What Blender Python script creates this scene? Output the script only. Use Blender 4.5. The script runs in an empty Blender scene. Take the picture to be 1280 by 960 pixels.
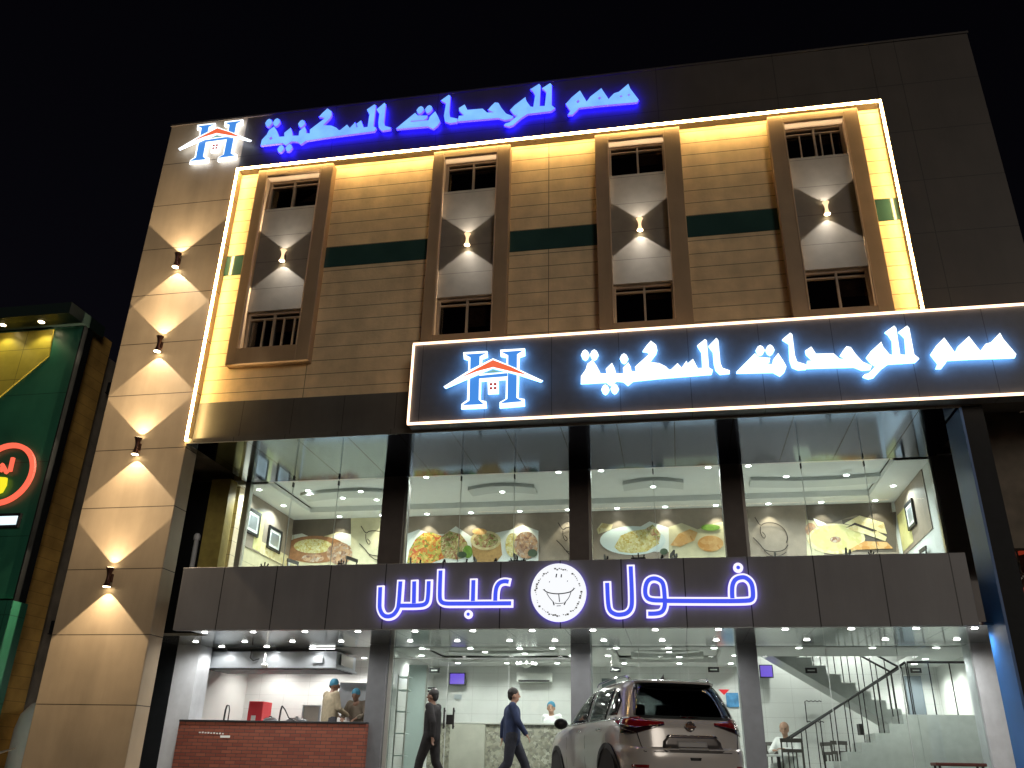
import bpy, bmesh, math, random
from mathutils import Vector, Matrix
from mathutils.geometry import tessellate_polygon
random.seed(7)
S = bpy.context.scene
COL = S.collection
R = math.radians

# ------------------------------------------------------------------ camera, sky, sun, exposure
FPX, YAW, PIT, ROL, ZC = 1055.2, .1890195, .42319644, .02228365, 1.1
_f = Vector((-math.sin(YAW)*math.cos(PIT), math.cos(YAW)*math.cos(PIT), math.sin(PIT)))
_r = Vector((math.cos(YAW), math.sin(YAW), 0)); _u = _r.cross(_f)
_r, _u = _r*math.cos(ROL)+_u*math.sin(ROL), _u*math.cos(ROL)-_r*math.sin(ROL)
cam = bpy.data.cameras.new('camera'); camo = bpy.data.objects.new('camera', cam); COL.objects.link(camo)
camo.matrix_world = Matrix(((_r.x,_u.x,-_f.x,0),(_r.y,_u.y,-_f.y,0),(_r.z,_u.z,-_f.z,ZC),(0,0,0,1)))
cam.sensor_width = 36; cam.lens = 36*FPX/1280; cam.clip_end = 3000; cam.clip_start = .05
S.camera = camo
S.render.resolution_x, S.render.resolution_y = 1024, 768
W = bpy.data.worlds.new('World'); S.world = W; W.use_nodes = True
nt = W.node_tree; nt.nodes.clear()
sky = nt.nodes.new('ShaderNodeTexSky'); sky.sky_type = 'NISHITA'; sky.sun_disc = False
SUN_EL, SUN_AZ = R(14), R(150)
sky.sun_elevation = SUN_EL; sky.sun_rotation = SUN_AZ
bg = nt.nodes.new('ShaderNodeBackground'); bg.inputs[1].default_value = .0011
wo = nt.nodes.new('ShaderNodeOutputWorld')
tint = nt.nodes.new('ShaderNodeMix'); tint.data_type = 'RGBA'; tint.blend_type = 'MULTIPLY'; tint.inputs[0].default_value = 1; tint.inputs[7].default_value = (1.25, .72, .80, 1)
nt.links.new(sky.outputs[0], tint.inputs[6]); nt.links.new(tint.outputs[2], bg.inputs[0]); nt.links.new(bg.outputs[0], wo.inputs[0])
sun = bpy.data.lights.new('sun', 'SUN'); sun.energy = .42; sun.angle = R(20); sun.color = (1, .9, .78)
suno = bpy.data.objects.new('sun', sun); COL.objects.link(suno)
sd = Vector((math.sin(SUN_AZ)*math.cos(SUN_EL), math.cos(SUN_AZ)*math.cos(SUN_EL), math.sin(SUN_EL)))
suno.rotation_euler = (-sd).to_track_quat('-Z', 'Y').to_euler(); suno.location = sd*60
S.view_settings.view_transform = 'Standard'; S.view_settings.look = 'None'
S.view_settings.exposure = 0; S.view_settings.gamma = 1; S.view_settings.use_curve_mapping = False
S.render.engine = 'CYCLES'
S.cycles.use_denoising = True
S.cycles.max_bounces = 8; S.cycles.diffuse_bounces = 4; S.cycles.glossy_bounces = 4
S.cycles.transmission_bounces = 6; S.cycles.transparent_max_bounces = 16
S.cycles.sample_clamp_indirect = 4; S.cycles.caustics_reflective = False; S.cycles.caustics_refractive = False

def at(px, py, Y):
    d = _r*((px-640)/FPX) - _u*((py-480)/FPX) + _f
    k = Y/d.y
    return d.x*k, d.z*k+ZC

# ------------------------------------------------------------------ materials
def mat(name, col, rough=.6, metal=0., spec=.5, noise=0., nscale=6., bump=0., bscale=40., coat=0.):
    m = bpy.data.materials.new(name); m.use_nodes = True
    n = m.node_tree; b = n.nodes['Principled BSDF']
    b.inputs['Base Color'].default_value = (*col, 1); b.inputs['Roughness'].default_value = rough
    b.inputs['Metallic'].default_value = metal; b.inputs['Specular IOR Level'].default_value = spec
    if coat: b.inputs['Coat Weight'].default_value = coat; b.inputs['Coat Roughness'].default_value = .04
    tc = n.nodes.new('ShaderNodeTexCoord')
    if noise:
        t = n.nodes.new('ShaderNodeTexNoise'); t.inputs['Scale'].default_value = nscale; t.inputs['Detail'].default_value = 6
        n.links.new(tc.outputs['Object'], t.inputs['Vector'])
        mp = n.nodes.new('ShaderNodeMapRange'); mp.inputs[1].default_value = .3; mp.inputs[2].default_value = .7
        mp.inputs[3].default_value = 1-noise; mp.inputs[4].default_value = 1+noise*.6
        n.links.new(t.outputs['Fac'], mp.inputs[0])
        mx = n.nodes.new('ShaderNodeMix'); mx.data_type = 'RGBA'; mx.blend_type = 'MULTIPLY'; mx.inputs[0].default_value = 1
        mx.inputs[6].default_value = (*col, 1); n.links.new(mp.outputs[0], mx.inputs[7])
        n.links.new(mx.outputs[2], b.inputs['Base Color']); m['mix'] = mx.name
    if bump:
        t2 = n.nodes.new('ShaderNodeTexNoise'); t2.inputs['Scale'].default_value = bscale; t2.inputs['Detail'].default_value = 8
        n.links.new(tc.outputs['Object'], t2.inputs['Vector'])
        bp = n.nodes.new('ShaderNodeBump'); bp.inputs['Strength'].default_value = bump; bp.inputs['Distance'].default_value = .02
        n.links.new(t2.outputs['Fac'], bp.inputs['Height']); n.links.new(bp.outputs[0], b.inputs['Normal'])
    return m

def joints(m, axes, width=.012, dark=.25):
    """panel joints: axes = [(axis, spacing, offset)] in object space, darkened grooves"""
    n = m.node_tree; b = n.nodes['Principled BSDF']
    tc = n.nodes.new('ShaderNodeTexCoord'); sp = n.nodes.new('ShaderNodeSeparateXYZ')
    n.links.new(tc.outputs['Object'], sp.inputs[0])
    fac = None
    def mth(op, a, bb):
        x = n.nodes.new('ShaderNodeMath'); x.operation = op
        for i, v in enumerate((a, bb)):
            if v is None: continue
            if isinstance(v, (int, float)): x.inputs[i].default_value = v
            else: n.links.new(v, x.inputs[i])
        return x.outputs[0]
    for ax, s, o in axes:
        a = mth('SUBTRACT', sp.outputs[ax], o)
        p = mth('PINGPONG', a, s/2)
        l = mth('LESS_THAN', p, width/2)
        fac = l if fac is None else mth('MAXIMUM', fac, l)
    src = b.inputs['Base Color'].links[0].from_socket if b.inputs['Base Color'].links else None
    mx = n.nodes.new('ShaderNodeMix'); mx.data_type = 'RGBA'; mx.blend_type = 'MULTIPLY'
    n.links.new(fac, mx.inputs[0])
    if src: n.links.new(src, mx.inputs[6])
    else: mx.inputs[6].default_value = b.inputs['Base Color'].default_value
    mx.inputs[7].default_value = (dark, dark, dark, 1)
    n.links.new(mx.outputs[2], b.inputs['Base Color'])
    return m

def emit(name, col, s, sample=True):
    m = bpy.data.materials.new(name); m.use_nodes = True; n = m.node_tree
    b = n.nodes['Principled BSDF']; b.inputs['Base Color'].default_value = (.06, .06, .06, 1)
    b.inputs['Emission Color'].default_value = (*col, 1); b.inputs['Emission Strength'].default_value = s
    if not sample: m.cycles.emission_sampling = 'NONE'
    return m

def uneven(m, amount, scale):
    n = m.node_tree; b = n.nodes['Principled BSDF']; tc = n.nodes.new('ShaderNodeTexCoord'); t = n.nodes.new('ShaderNodeTexNoise'); t.inputs['Scale'].default_value = scale; t.inputs['Detail'].default_value = 3
    mp = n.nodes.new('ShaderNodeMapRange'); s0 = b.inputs['Emission Strength'].default_value
    mp.inputs[1].default_value = .3; mp.inputs[2].default_value = .7; mp.inputs[3].default_value = s0*(1-amount); mp.inputs[4].default_value = s0*(1+amount)
    n.links.new(tc.outputs['Object'], t.inputs['Vector']); n.links.new(t.outputs['Fac'], mp.inputs[0]); n.links.new(mp.outputs[0], b.inputs['Emission Strength']); return m

def streaks(m, amount=.3, sx=5, sz=.35):
    n = m.node_tree; b = n.nodes['Principled BSDF']; src = b.inputs['Base Color'].links[0].from_socket
    tc = n.nodes.new('ShaderNodeTexCoord'); mp = n.nodes.new('ShaderNodeMapping'); mp.inputs['Scale'].default_value = (sx, sx, sz)
    t = n.nodes.new('ShaderNodeTexNoise'); t.inputs['Scale'].default_value = 1; t.inputs['Detail'].default_value = 7; t.inputs['Roughness'].default_value = .65
    rg = n.nodes.new('ShaderNodeMapRange'); rg.inputs[1].default_value = .35; rg.inputs[2].default_value = .65; rg.inputs[3].default_value = 1-amount; rg.inputs[4].default_value = 1.08
    mx = n.nodes.new('ShaderNodeMix'); mx.data_type = 'RGBA'; mx.blend_type = 'MULTIPLY'; mx.inputs[0].default_value = 1
    n.links.new(tc.outputs['Object'], mp.inputs[0]); n.links.new(mp.outputs[0], t.inputs['Vector']); n.links.new(t.outputs['Fac'], rg.inputs[0])
    n.links.new(src, mx.inputs[6]); n.links.new(rg.outputs[0], mx.inputs[7]); n.links.new(mx.outputs[2], b.inputs['Base Color']); return m

def glass(name, tint, refl=1.0, rough=0.):
    m = bpy.data.materials.new(name); m.use_nodes = True; n = m.node_tree; n.nodes.clear()
    o = n.nodes.new('ShaderNodeOutputMaterial'); t = n.nodes.new('ShaderNodeBsdfTransparent'); t.inputs[0].default_value = (*tint, 1)
    g = n.nodes.new('ShaderNodeBsdfGlossy'); g.inputs['Roughness'].default_value = rough; g.inputs[0].default_value = (refl, refl, refl, 1)
    f = n.nodes.new('ShaderNodeFresnel'); f.inputs[0].default_value = 1.45
    mx = n.nodes.new('ShaderNodeMixShader')
    n.links.new(f.outputs[0], mx.inputs[0]); n.links.new(t.outputs[0], mx.inputs[1]); n.links.new(g.outputs[0], mx.inputs[2])
    n.links.new(mx.outputs[0], o.inputs[0]); return m

def food(name, cols, scale=14, rough=.5):
    m = bpy.data.materials.new(name); m.use_nodes = True; n = m.node_tree; b = n.nodes['Principled BSDF']
    tc = n.nodes.new('ShaderNodeTexCoord'); v = n.nodes.new('ShaderNodeTexVoronoi'); v.inputs['Scale'].default_value = scale
    no = n.nodes.new('ShaderNodeTexNoise'); no.inputs['Scale'].default_value = scale*.7; no.inputs['Detail'].default_value = 5
    ad = n.nodes.new('ShaderNodeMix'); ad.data_type = 'VECTOR'; ad.inputs[0].default_value = .12
    n.links.new(tc.outputs['Object'], no.inputs['Vector']); n.links.new(tc.outputs['Object'], ad.inputs[4]); n.links.new(no.outputs['Color'], ad.inputs[5])
    n.links.new(ad.outputs[1], v.inputs['Vector'])
    sp = n.nodes.new('ShaderNodeSeparateColor'); n.links.new(v.outputs['Color'], sp.inputs[0])
    cr = n.nodes.new('ShaderNodeValToRGB'); e = cr.color_ramp.elements
    e[0].position = 0; e[0].color = (*cols[0], 1); e[1].position = 1; e[1].color = (*cols[-1], 1)
    for i, c in enumerate(cols[1:-1]):
        x = cr.color_ramp.elements.new((i+1)/(len(cols)-1)); x.color = (*c, 1)
    n.links.new(sp.outputs[0], cr.inputs[0]); n.links.new(cr.outputs[0], b.inputs['Base Color']); b.inputs['Roughness'].default_value = rough
    return m

M = {}
M['asphalt'] = mat('asphalt', (.05, .05, .05), .9, noise=.3, nscale=3, bump=.3)
M['paver'] = joints(mat('paver', (.25, .23, .2), .8, noise=.2), [(0, .6, 0), (1, .6, 0)])
M['kerb'] = mat('kerb', (.35, .34, .32), .8, noise=.2)
M['clad'] = joints(mat('beige_composite_panel', (.44, .35, .24), .55, noise=.12, nscale=1.3, bump=.04), [(2, 1.17, 1.89)], .016, .15)
M['cladtop'] = joints(mat('brown_composite_panel', (.075, .062, .052), .5, noise=.15, nscale=1.3, bump=.04), [(2, 1.17, 1.89), (0, 2.4, .3)], .014, .3)
M['stone'] = joints(mat('limestone_cladding', (.78, .59, .35), .7, noise=.16, nscale=2.5, bump=.25, bscale=18), [(2, .298, .02), (0, 2.43, .4)], .014, .25)
M['frame'] = mat('bronze_bay_frame', (.42, .29, .17), .45, noise=.1, nscale=2)
M['trimbay'] = mat('pale_bay_trim', (.6, .45, .3), .5)
M['baypanel'] = joints(mat('grey_bay_panel', (.20, .185, .165), .6, noise=.12, nscale=4, bump=.06), [(2, .66, .22)], .012, .4)
M['sash'] = mat('window_sash', (.42, .34, .26), .4)
M['winglass'] = mat('dark_window_glass', (.02, .018, .022), .06, spec=.7)
M['winbrown'] = mat('brown_window_sheet', (.28, .15, .09), .8, noise=.4, nscale=8)
M['greenglass'] = mat('green_glass_band', (.03, .075, .07), .12, spec=.6, noise=.2, nscale=1)
M['band'] = joints(mat('dark_fascia', (.11, .105, .095), .4, noise=.15, nscale=2), [(0, 1.05, .3)], .012, .3)
M['mirror'] = joints(mat('mirror_soffit', (.09, .135, .235), .09, metal=1., noise=.06, nscale=.8), [(0, 1.01, .23)], .018, .15)
M['soffit2'] = joints(mat('canopy_underside', (.62, .66, .65), .14, metal=.9, noise=.06), [(0, 1.01, .23)], .014, .25)
M['spandrel'] = joints(mat('grey_composite_fascia', (.27, .268, .278), .42, noise=.1, nscale=1.2), [(0, 1.01, .23)], .018, .12)
M['silver'] = mat('silver_composite', (.66, .69, .73), .35, metal=.0, noise=.08)
M['pillar'] = mat('dark_grey_pillar', (.17, .177, .19), .35, metal=.2, noise=.1)
M['mezzpillar'] = mat('brown_mezz_pillar', (.16, .14, .13), .4, noise=.1)
M['blue'] = mat('blue_panel', (.02, .13, .42), .4, noise=.15, nscale=2)
M['black'] = mat('black_metal', (.012, .012, .013), .45)
M['blackpanel'] = mat('black_panel', (.012, .014, .016), .5, spec=.15, noise=.2)
M['white'] = mat('white_plaster', (.78, .79, .76), .7, noise=.04, nscale=2)
M['ceil'] = mat('white_gypsum', (.8, .81, .79), .75, noise=.03)
M['coffer'] = mat('grey_cove_edge', (.6, .62, .6), .7)
M['tile'] = joints(mat('white_wall_tile', (.74, .75, .73), .22, noise=.06, nscale=1.5), [(0, .6, .1), (2, .3, .05)], .006, .7)
M['floor'] = joints(mat('grey_floor_tile', (.58, .58, .56), .2, noise=.1), [(0, .6, 0), (1, .6, 0)], .006, .5)
M['beigetile'] = joints(mat('cream_stone_tile', (.62, .55, .36), .4, noise=.12), [(2, .3, .0)], .01, .35)
M['yellowwall'] = mat('ochre_wall', (.42, .34, .09), .6, noise=.2)
M['glass'] = glass('shop_glass', (.90, .95, .93))
M['frost'] = mat('frosted_partition', (.55, .65, .63), .35)
M['clip'] = mat('glass_clip', (.02, .02, .02), .3)
M['seam'] = mat('glass_seam', (.55, .6, .58), .3)
M['alu'] = mat('bright_aluminium', (.62, .62, .58), .3, metal=.6)
M['steel'] = mat('stainless_steel', (.62, .67, .72), .3, metal=.75, noise=.08)
M['dark'] = mat('hood_underside', (.02, .02, .022), .5)
M['mosaic'] = food('stone_mosaic', [(.28, .26, .2), (.5, .47, .38), (.2, .19, .16), (.6, .57, .48)], 22)
M['countertop'] = mat('counter_top', (.6, .6, .56), .25)
M['counterside'] = mat('counter_cladding', (.62, .6, .52), .4, noise=.08)
M['stairgrey'] = mat('grey_stair_stone', (.58, .61, .59), .35, noise=.1)
M['red'] = mat('red_plastic', (.55, .02, .03), .35)
M['purple'] = emit('purple_screen', (.16, .06, .75), 1.0)
M['tube'] = emit('tube_lamp', (1, .99, .96), 3)
M['amber'] = emit('amber_body_glow', (1, .66, .36), 1.5)  # lamp body glows in place of the glare from its lenses
M['lens'] = emit('lamp_lens', (1, .99, .95), 14, False)
M['lenswarm'] = emit('warm_lens', (1, .78, .45), 16, False)
M['led'] = emit('warm_led_strip', (1, .66, .25), 62)
M['ledsign'] = emit('sign_led_strip', (1, .66, .42), 3.2)
M['letterblue'] = emit('blue_letter_face', (.19, .46, 1), 1.15)
M['halo_blue'] = emit('blue_halo_led', (.012, .006, 1), 22)
M['letterwhite'] = emit('white_letter_face', (.9, .97, 1), 2.0)
M['halo_white'] = emit('white_blue_halo_led', (.17, .46, 1), 9)
M['halo_cool'] = emit('cool_halo_led', (.75, .85, 1), 5)
M['neonwhite'] = emit('white_neon_edge', (.92, .88, 1), 1.1)
M['neonblue'] = emit('blue_neon_core', (.05, .085, .88), 1.0)
M['halo_violet'] = emit('violet_halo_led', (.10, .03, .9), 4)
M['logoblue'] = emit('logo_blue', (.06, .28, .82), .95)
M['logored'] = emit('logo_red', (.95, .16, .06), .95)
M['logogreen'] = emit('logo_green', (.2, .5, .45), .8)
M['logored2'] = emit('logo_window_red', (.55, .05, .04), .8)
M['disc'] = emit('white_sign_face', (.95, .97, 1), 1.0)
M['ink'] = mat('sign_ink', (.03, .03, .05), .6)
M['inkgrey'] = mat('sign_pale_ink', (.45, .46, .42), .6)
M['signface'] = joints(mat('sign_board_black', (.17, .17, .185), .5, noise=.1), [(0, 1.22, .2)], .012, .3)
M['green'] = joints(mat('green_composite', (.03, .17, .105), .35, noise=.15, nscale=1.5), [(2, 1.5, .4), (0, 1.6, .2)], .014, .4)
M['yellow'] = joints(mat('yellow_composite', (.6, .5, .07), .4, noise=.1), [(0, .85, .3), (2, .7, .55)], .012, .4)
M['brownwall'] = joints(mat('brown_block_wall', (.55, .33, .08), .85, noise=.35, nscale=2, bump=.3, bscale=12), [(2, .22, 0)], .012, .6)
M['ring'] = emit('red_neon_ring', (1, .13, .07), 1.25)
M['yellowlit'] = emit('yellow_neon', (1, .85, .02), 1.0)
M['barlit'] = emit('white_lit_bar', (.75, .95, 1), 1.3)
M['concrete'] = mat('rough_render', (.22, .19, .15), .9, noise=.3, nscale=3, bump=.3)
M['whiteplastic'] = mat('white_shell', (.7, .72, .75), .4, noise=.05)
M['iron'] = mat('bronze_lamp_body', (.09, .035, .025), .4, metal=.4)
M['chair'] = mat('dark_chair', (.06, .055, .05), .5)
M['wood'] = mat('brown_wood', (.16, .08, .045), .5, noise=.3, nscale=10)
M['tablewhite'] = mat('pale_table_top', (.7, .7, .68), .3)

for k in ('clad', 'cladtop', 'stone', 'spandrel', 'frame', 'band', 'green', 'silver'): streaks(M[k], .10, 1.6, .25)
uneven(M['led'], .22, 3.0); uneven(M['ledsign'], .15, 2.0); uneven(M['letterblue'], .15, 2.5)
# brick
def brick_mat():
    m = bpy.data.materials.new('red_brick'); m.use_nodes = True; n = m.node_tree; b = n.nodes['Principled BSDF']
    tc = n.nodes.new('ShaderNodeTexCoord'); mp = n.nodes.new('ShaderNodeMapping'); mp.inputs['Rotation'].default_value = (R(90), 0, 0)
    n.links.new(tc.outputs['Object'], mp.inputs[0])
    t = n.nodes.new('ShaderNodeTexBrick'); t.inputs['Scale'].default_value = 1
    t.inputs['Brick Width'].default_value = .21; t.inputs['Row Height'].default_value = .062; t.inputs['Mortar Size'].default_value = .006
    t.inputs['Color1'].default_value = (.19, .045, .026, 1); t.inputs['Color2'].default_value = (.27, .078, .043, 1); t.inputs['Mortar'].default_value = (.07, .04, .035, 1)
    n.links.new(mp.outputs[0], t.inputs['Vector']); n.links.new(t.outputs['Color'], b.inputs['Base Color']); b.inputs['Roughness'].default_value = .75
    bp = n.nodes.new('ShaderNodeBump'); bp.inputs['Strength'].default_value = .6; bp.inputs['Distance'].default_value = .01; bp.invert = True
    n.links.new(t.outputs['Fac'], bp.inputs['Height']); n.links.new(bp.outputs[0], b.inputs['Normal']); return m
M['brick'] = brick_mat()

# ------------------------------------------------------------------ mesh helpers
class MB:
    def __init__(s): s.v = []; s.f = []; s.mi = []; s.m = 0
    def add(s, vs, fs):
        o = len(s.v); s.v += [tuple(v) for v in vs]; s.f += [tuple(i+o for i in f) for f in fs]; s.mi += [s.m]*len(fs); return s
    def box(s, x0, x1, y0, y1, z0, z1):
        x0, x1 = sorted((x0, x1)); y0, y1 = sorted((y0, y1)); z0, z1 = sorted((z0, z1))
        return s.add([(x0,y0,z0),(x1,y0,z0),(x1,y1,z0),(x0,y1,z0),(x0,y0,z1),(x1,y0,z1),(x1,y1,z1),(x0,y1,z1)],
                     [(0,3,2,1),(4,5,6,7),(0,1,5,4),(1,2,6,5),(2,3,7,6),(3,0,4,7)])
    def frame(s, x0, x1, z0, z1, y0, y1, w, wb=None, wt=None):
        wb = w if wb is None else wb; wt = w if wt is None else wt
        s.box(x0, x0+w, y0, y1, z0, z1); s.box(x1-w, x1, y0, y1, z0, z1)
        s.box(x0+w, x1-w, y0, y1, z0, z0+wb); s.box(x0+w, x1-w, y0, y1, z1-wt, z1); return s
    def prism(s, loops, y0, y1, mside=None, mback=None):
        """loops of (x,z); first outer, others holes; y0 = front (toward -y)"""
        mf = s.m
        flat = [p for l in loops for p in l]; n = len(flat)
        tri = tessellate_polygon([[Vector((p[0], p[1], 0)) for p in l] for l in loops])
        tt = []
        for a, b, c in tri:
            A, B, C = flat[a], flat[b], flat[c]
            ar = (B[0]-A[0])*(C[1]-A[1])-(B[1]-A[1])*(C[0]-A[0])
            if abs(ar) < 1e-12: continue
            tt.append((a, b, c) if ar > 0 else (a, c, b))
        s.add([(p[0], y0, p[1]) for p in flat], tt)
        s.m = mf if mback is None else mback
        s.add([(p[0], y1, p[1]) for p in flat], [(a, c, b) for a, b, c in tt])
        s.m = mf if mside is None else mside
        for k, l in enumerate(loops):
            ar = sum(l[i-1][0]*l[i][1]-l[i][0]*l[i-1][1] for i in range(len(l)))
            L = l if (ar > 0) == (k == 0) else l[::-1]; m = len(L)
            s.add([(p[0], y0, p[1]) for p in L]+[(p[0], y1, p[1]) for p in L], [(i, i+m, (i+1) % m+m, (i+1) % m) for i in range(m)])
        s.m = mf; return s
    def hprism(s, pts, z0, z1):
        """polygon in xy extruded in z"""
        ar = sum(pts[i-1][0]*pts[i][1]-pts[i][0]*pts[i-1][1] for i in range(len(pts)))
        P = pts if ar > 0 else pts[::-1]; m = len(P)
        tri = tessellate_polygon([[Vector((p[0], p[1], 0)) for p in P]])
        tt = []
        for a, b, c in tri:
            A, B, C = P[a], P[b], P[c]
            tt.append((a, b, c) if (B[0]-A[0])*(C[1]-A[1])-(B[1]-A[1])*(C[0]-A[0]) > 0 else (a, c, b))
        s.add([(p[0], p[1], z1) for p in P]+[(p[0], p[1], z0) for p in P], tt+[(a+m, c+m, b+m) for a, b, c in tt]+[(i+m, (i+1) % m+m, (i+1) % m, i) for i in range(m)])
        return s
    def tube(s, pts, r, n=8, caps=True):
        pts = [Vector(p) for p in pts]; k = len(pts)
        rr = r if isinstance(r, (list, tuple)) else [r]*k
        vs = []; prev = None
        for i, p in enumerate(pts):
            d = (pts[min(i+1, k-1)]-pts[max(i-1, 0)]).normalized()
            if prev is None:
                a = Vector((0, 0, 1)) if abs(d.z) < .9 else Vector((1, 0, 0)); u = d.cross(a).normalized()
            else: u = (prev-d*prev.dot(d)).normalized()
            prev = u; w = d.cross(u)
            for j in range(n):
                t = 2*math.pi*j/n; vs.append(p+(u*math.cos(t)+w*math.sin(t))*rr[i])
        fs = [(i*n+j, i*n+(j+1) % n, (i+1)*n+(j+1) % n, (i+1)*n+j) for i in range(k-1) for j in range(n)]
        if caps: fs += [tuple(range(n))[::-1], tuple((k-1)*n+j for j in range(n))]
        return s.add(vs, fs)
    def lathe(s, c, prof, n=20, ax='z'):
        vs = []
        for r, h in prof:
            for j in range(n):
                t = 2*math.pi*j/n; a, b = r*math.cos(t), r*math.sin(t)
                vs.append((c[0]+a, c[1]+b, c[2]+h) if ax == 'z' else ((c[0]+a, c[1]+h, c[2]+b) if ax == 'y' else (c[0]+h, c[1]+a, c[2]+b)))
        k = len(prof)
        fs = [(i*n+j, i*n+(j+1) % n, (i+1)*n+(j+1) % n, (i+1)*n+j) for i in range(k-1) for j in range(n)]
        fs += [tuple(range(n))[::-1], tuple((k-1)*n+j for j in range(n))]
        return s.add(vs, fs)
    def ball(s, c, r, n=12, m=8):
        rx, ry, rz = r if isinstance(r, (tuple, list)) else (r, r, r)
        vs = [(c[0]+rx*math.sin(math.pi*i/m)*math.cos(2*math.pi*j/n), c[1]+ry*math.sin(math.pi*i/m)*math.sin(2*math.pi*j/n), c[2]+rz*math.cos(math.pi*i/m)) for i in range(m+1) for j in range(n)]
        return s.add(vs, [(i*n+j, (i+1)*n+j, (i+1)*n+(j+1) % n, i*n+(j+1) % n) for i in range(m) for j in range(n)])
    def build(s, name, mats, parent=None, bevel=0, smooth=False):
        o = parent.location if parent is not None and not parent.get('local') else Vector((0, 0, 0))
        if parent is not None and parent.parent is not None and not parent.get('local'): o = o+parent.parent.location
        me = bpy.data.meshes.new(name)
        me.from_pydata([(v[0]-o.x, v[1]-o.y, v[2]-o.z) for v in s.v], [], s.f)
        ml = mats if isinstance(mats, list) else [mats]
        for m in ml: me.materials.append(m)
        if len(ml) > 1: me.polygons.foreach_set('material_index', s.mi)
        me.validate(); me.update()
        if smooth:
            for p in me.polygons: p.use_smooth = True
            me.set_sharp_from_angle(angle=R(40))
        ob = bpy.data.objects.new(name, me); COL.objects.link(ob)
        if parent is not None: ob.parent = parent
        if bevel:
            b = ob.modifiers.new('bevel', 'BEVEL'); b.width = bevel; b.segments = 2; b.limit_method = 'ANGLE'
        return ob

def tag(o, label=None, cat=None, group=None, kind=None):
    if label: o['label'] = label
    if cat: o['category'] = cat
    if group: o['group'] = group
    if kind: o['kind'] = kind
    return o
def thing(name, loc, label, cat, group=None, rz=0, local=False):
    o = bpy.data.objects.new(name, None); COL.objects.link(o); o.location = loc; o.rotation_euler.z = rz
    o.empty_display_size = .2
    if local: o['local'] = 1
    return tag(o, label, cat, group)
def copy_tree(o, parent=None):
    c = o.copy(); COL.objects.link(c)
    if parent is not None: c.parent = parent
    for ch in list(o.children): copy_tree(ch, c)
    return c
def lamp(name, kind, loc, parent, energy, col, **kw):
    l = bpy.data.lights.new(name, kind); l.energy = energy; l.color = col
    for k, v in kw.items(): setattr(l, k, v)
    o = bpy.data.objects.new(name, l); COL.objects.link(o); o.location = loc; o.parent = parent
    return o
ORD = ['first', 'second', 'third', 'fourth', 'fifth', 'sixth', 'seventh', 'eighth', 'ninth', 'tenth', 'eleventh', 'twelfth', 'thirteenth', 'fourteenth', 'fifteenth', 'sixteenth']

# levels (metres): street 0, forecourt and shop floor G, underside of shop canopy ZU, mirror soffit ZS
G, ZU, ZS, ZT = .62, 3.2, 6.66, 14.72
YF, YG = 14.0, 16.6            # facade front, shop glass

# ------------------------------------------------------------------ setting
tag(MB().box(-400, 400, -300, 500, -.3, 0).build('street', M['asphalt']), kind='structure')
mb = MB(); mb.box(-40, 40, 9.2, 40, .004, G-.15); mb.box(-40, 40, 9.55, 40, G-.15, G-.03)
tag(mb.build('kerb', M['kerb']), kind='structure')
tag(MB().box(-40, 40, 9.6, 16.4, G-.03, G).build('forecourt', M['paver']), kind='structure')
mb = MB(); 
for i in range(12): mb.box(-20+i*4, -18+i*4, 3.9, 4.02, .004, .008)
tag(mb.build('lane_marking', M['white']), kind='structure')

# ------------------------------------------------------------------ hotel building
H = thing('hotel_building', (0, YF, 0), 'four storey hotel with beige frame, lit stone upper wall and glazed restaurant below', 'building')
# portal frame : pilaster (left leg), top beam, right leg
XL0, XL1, XR0, XR1, ZB = -11.03, -9.08, 4.61, 6.5, 13.21
mb = MB()
mb.box(XL0, XL1, YF, YF+.42, 0, ZT)
mb.build('pilaster', M['clad'], H, bevel=.012)
mb = MB()
mb.box(XL1, XR0, YF, YF+.42, ZB, ZT)
mb.box(XR0, XR1, YF, YF+.42, ZS+.02, ZT)
mb.build('portal_frame', M['cladtop'], H, bevel=.006)
# body of the building behind
mb = MB(); mb.box(XL0+.3, XR1-.2, 14.75, 26, ZS+.35, ZT-.25)
mb.build('wall', M['concrete'], H)
# stone cladding with the bay openings, and dark fascia below
bays = [(-8.57, -6.80, -8.36, -7.07), (-4.51, -2.83, -4.28, -3.10), (-1.04, .70, -.78, .38), (2.44, 4.17, 2.73, 3.90)]
BZ0, BZ1, IZ0, IZ1 = 8.30, 13.13, 8.66, 12.95
YS = YF+.20
xs = [XL1]+[v for b in bays for v in b[:2]]+[XR0]
mb = MB()
for i in range(0, len(xs), 2): mb.box(xs[i], xs[i+1], YS, YS+.2, 7.56, ZB)
for b in bays:
    mb.box(b[0], b[1], YS, YS+.2, 7.56, BZ0); mb.box(b[0], b[1], YS, YS+.2, BZ1, ZB)
mb.build('stone_cladding', M['stone'], H)
MB().box(XL1, XR0, YS-.03, YS+.2, ZS+.02, 7.56).build('fascia', M['band'], H)
mb = MB()
for i in range(0, len(xs), 2): mb = MB(); mb.box(xs[i], xs[i+1], YS-.012, YS-.001, 10.54, 11.03); mb.build('glass_band', M['greenglass'], H)
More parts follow.
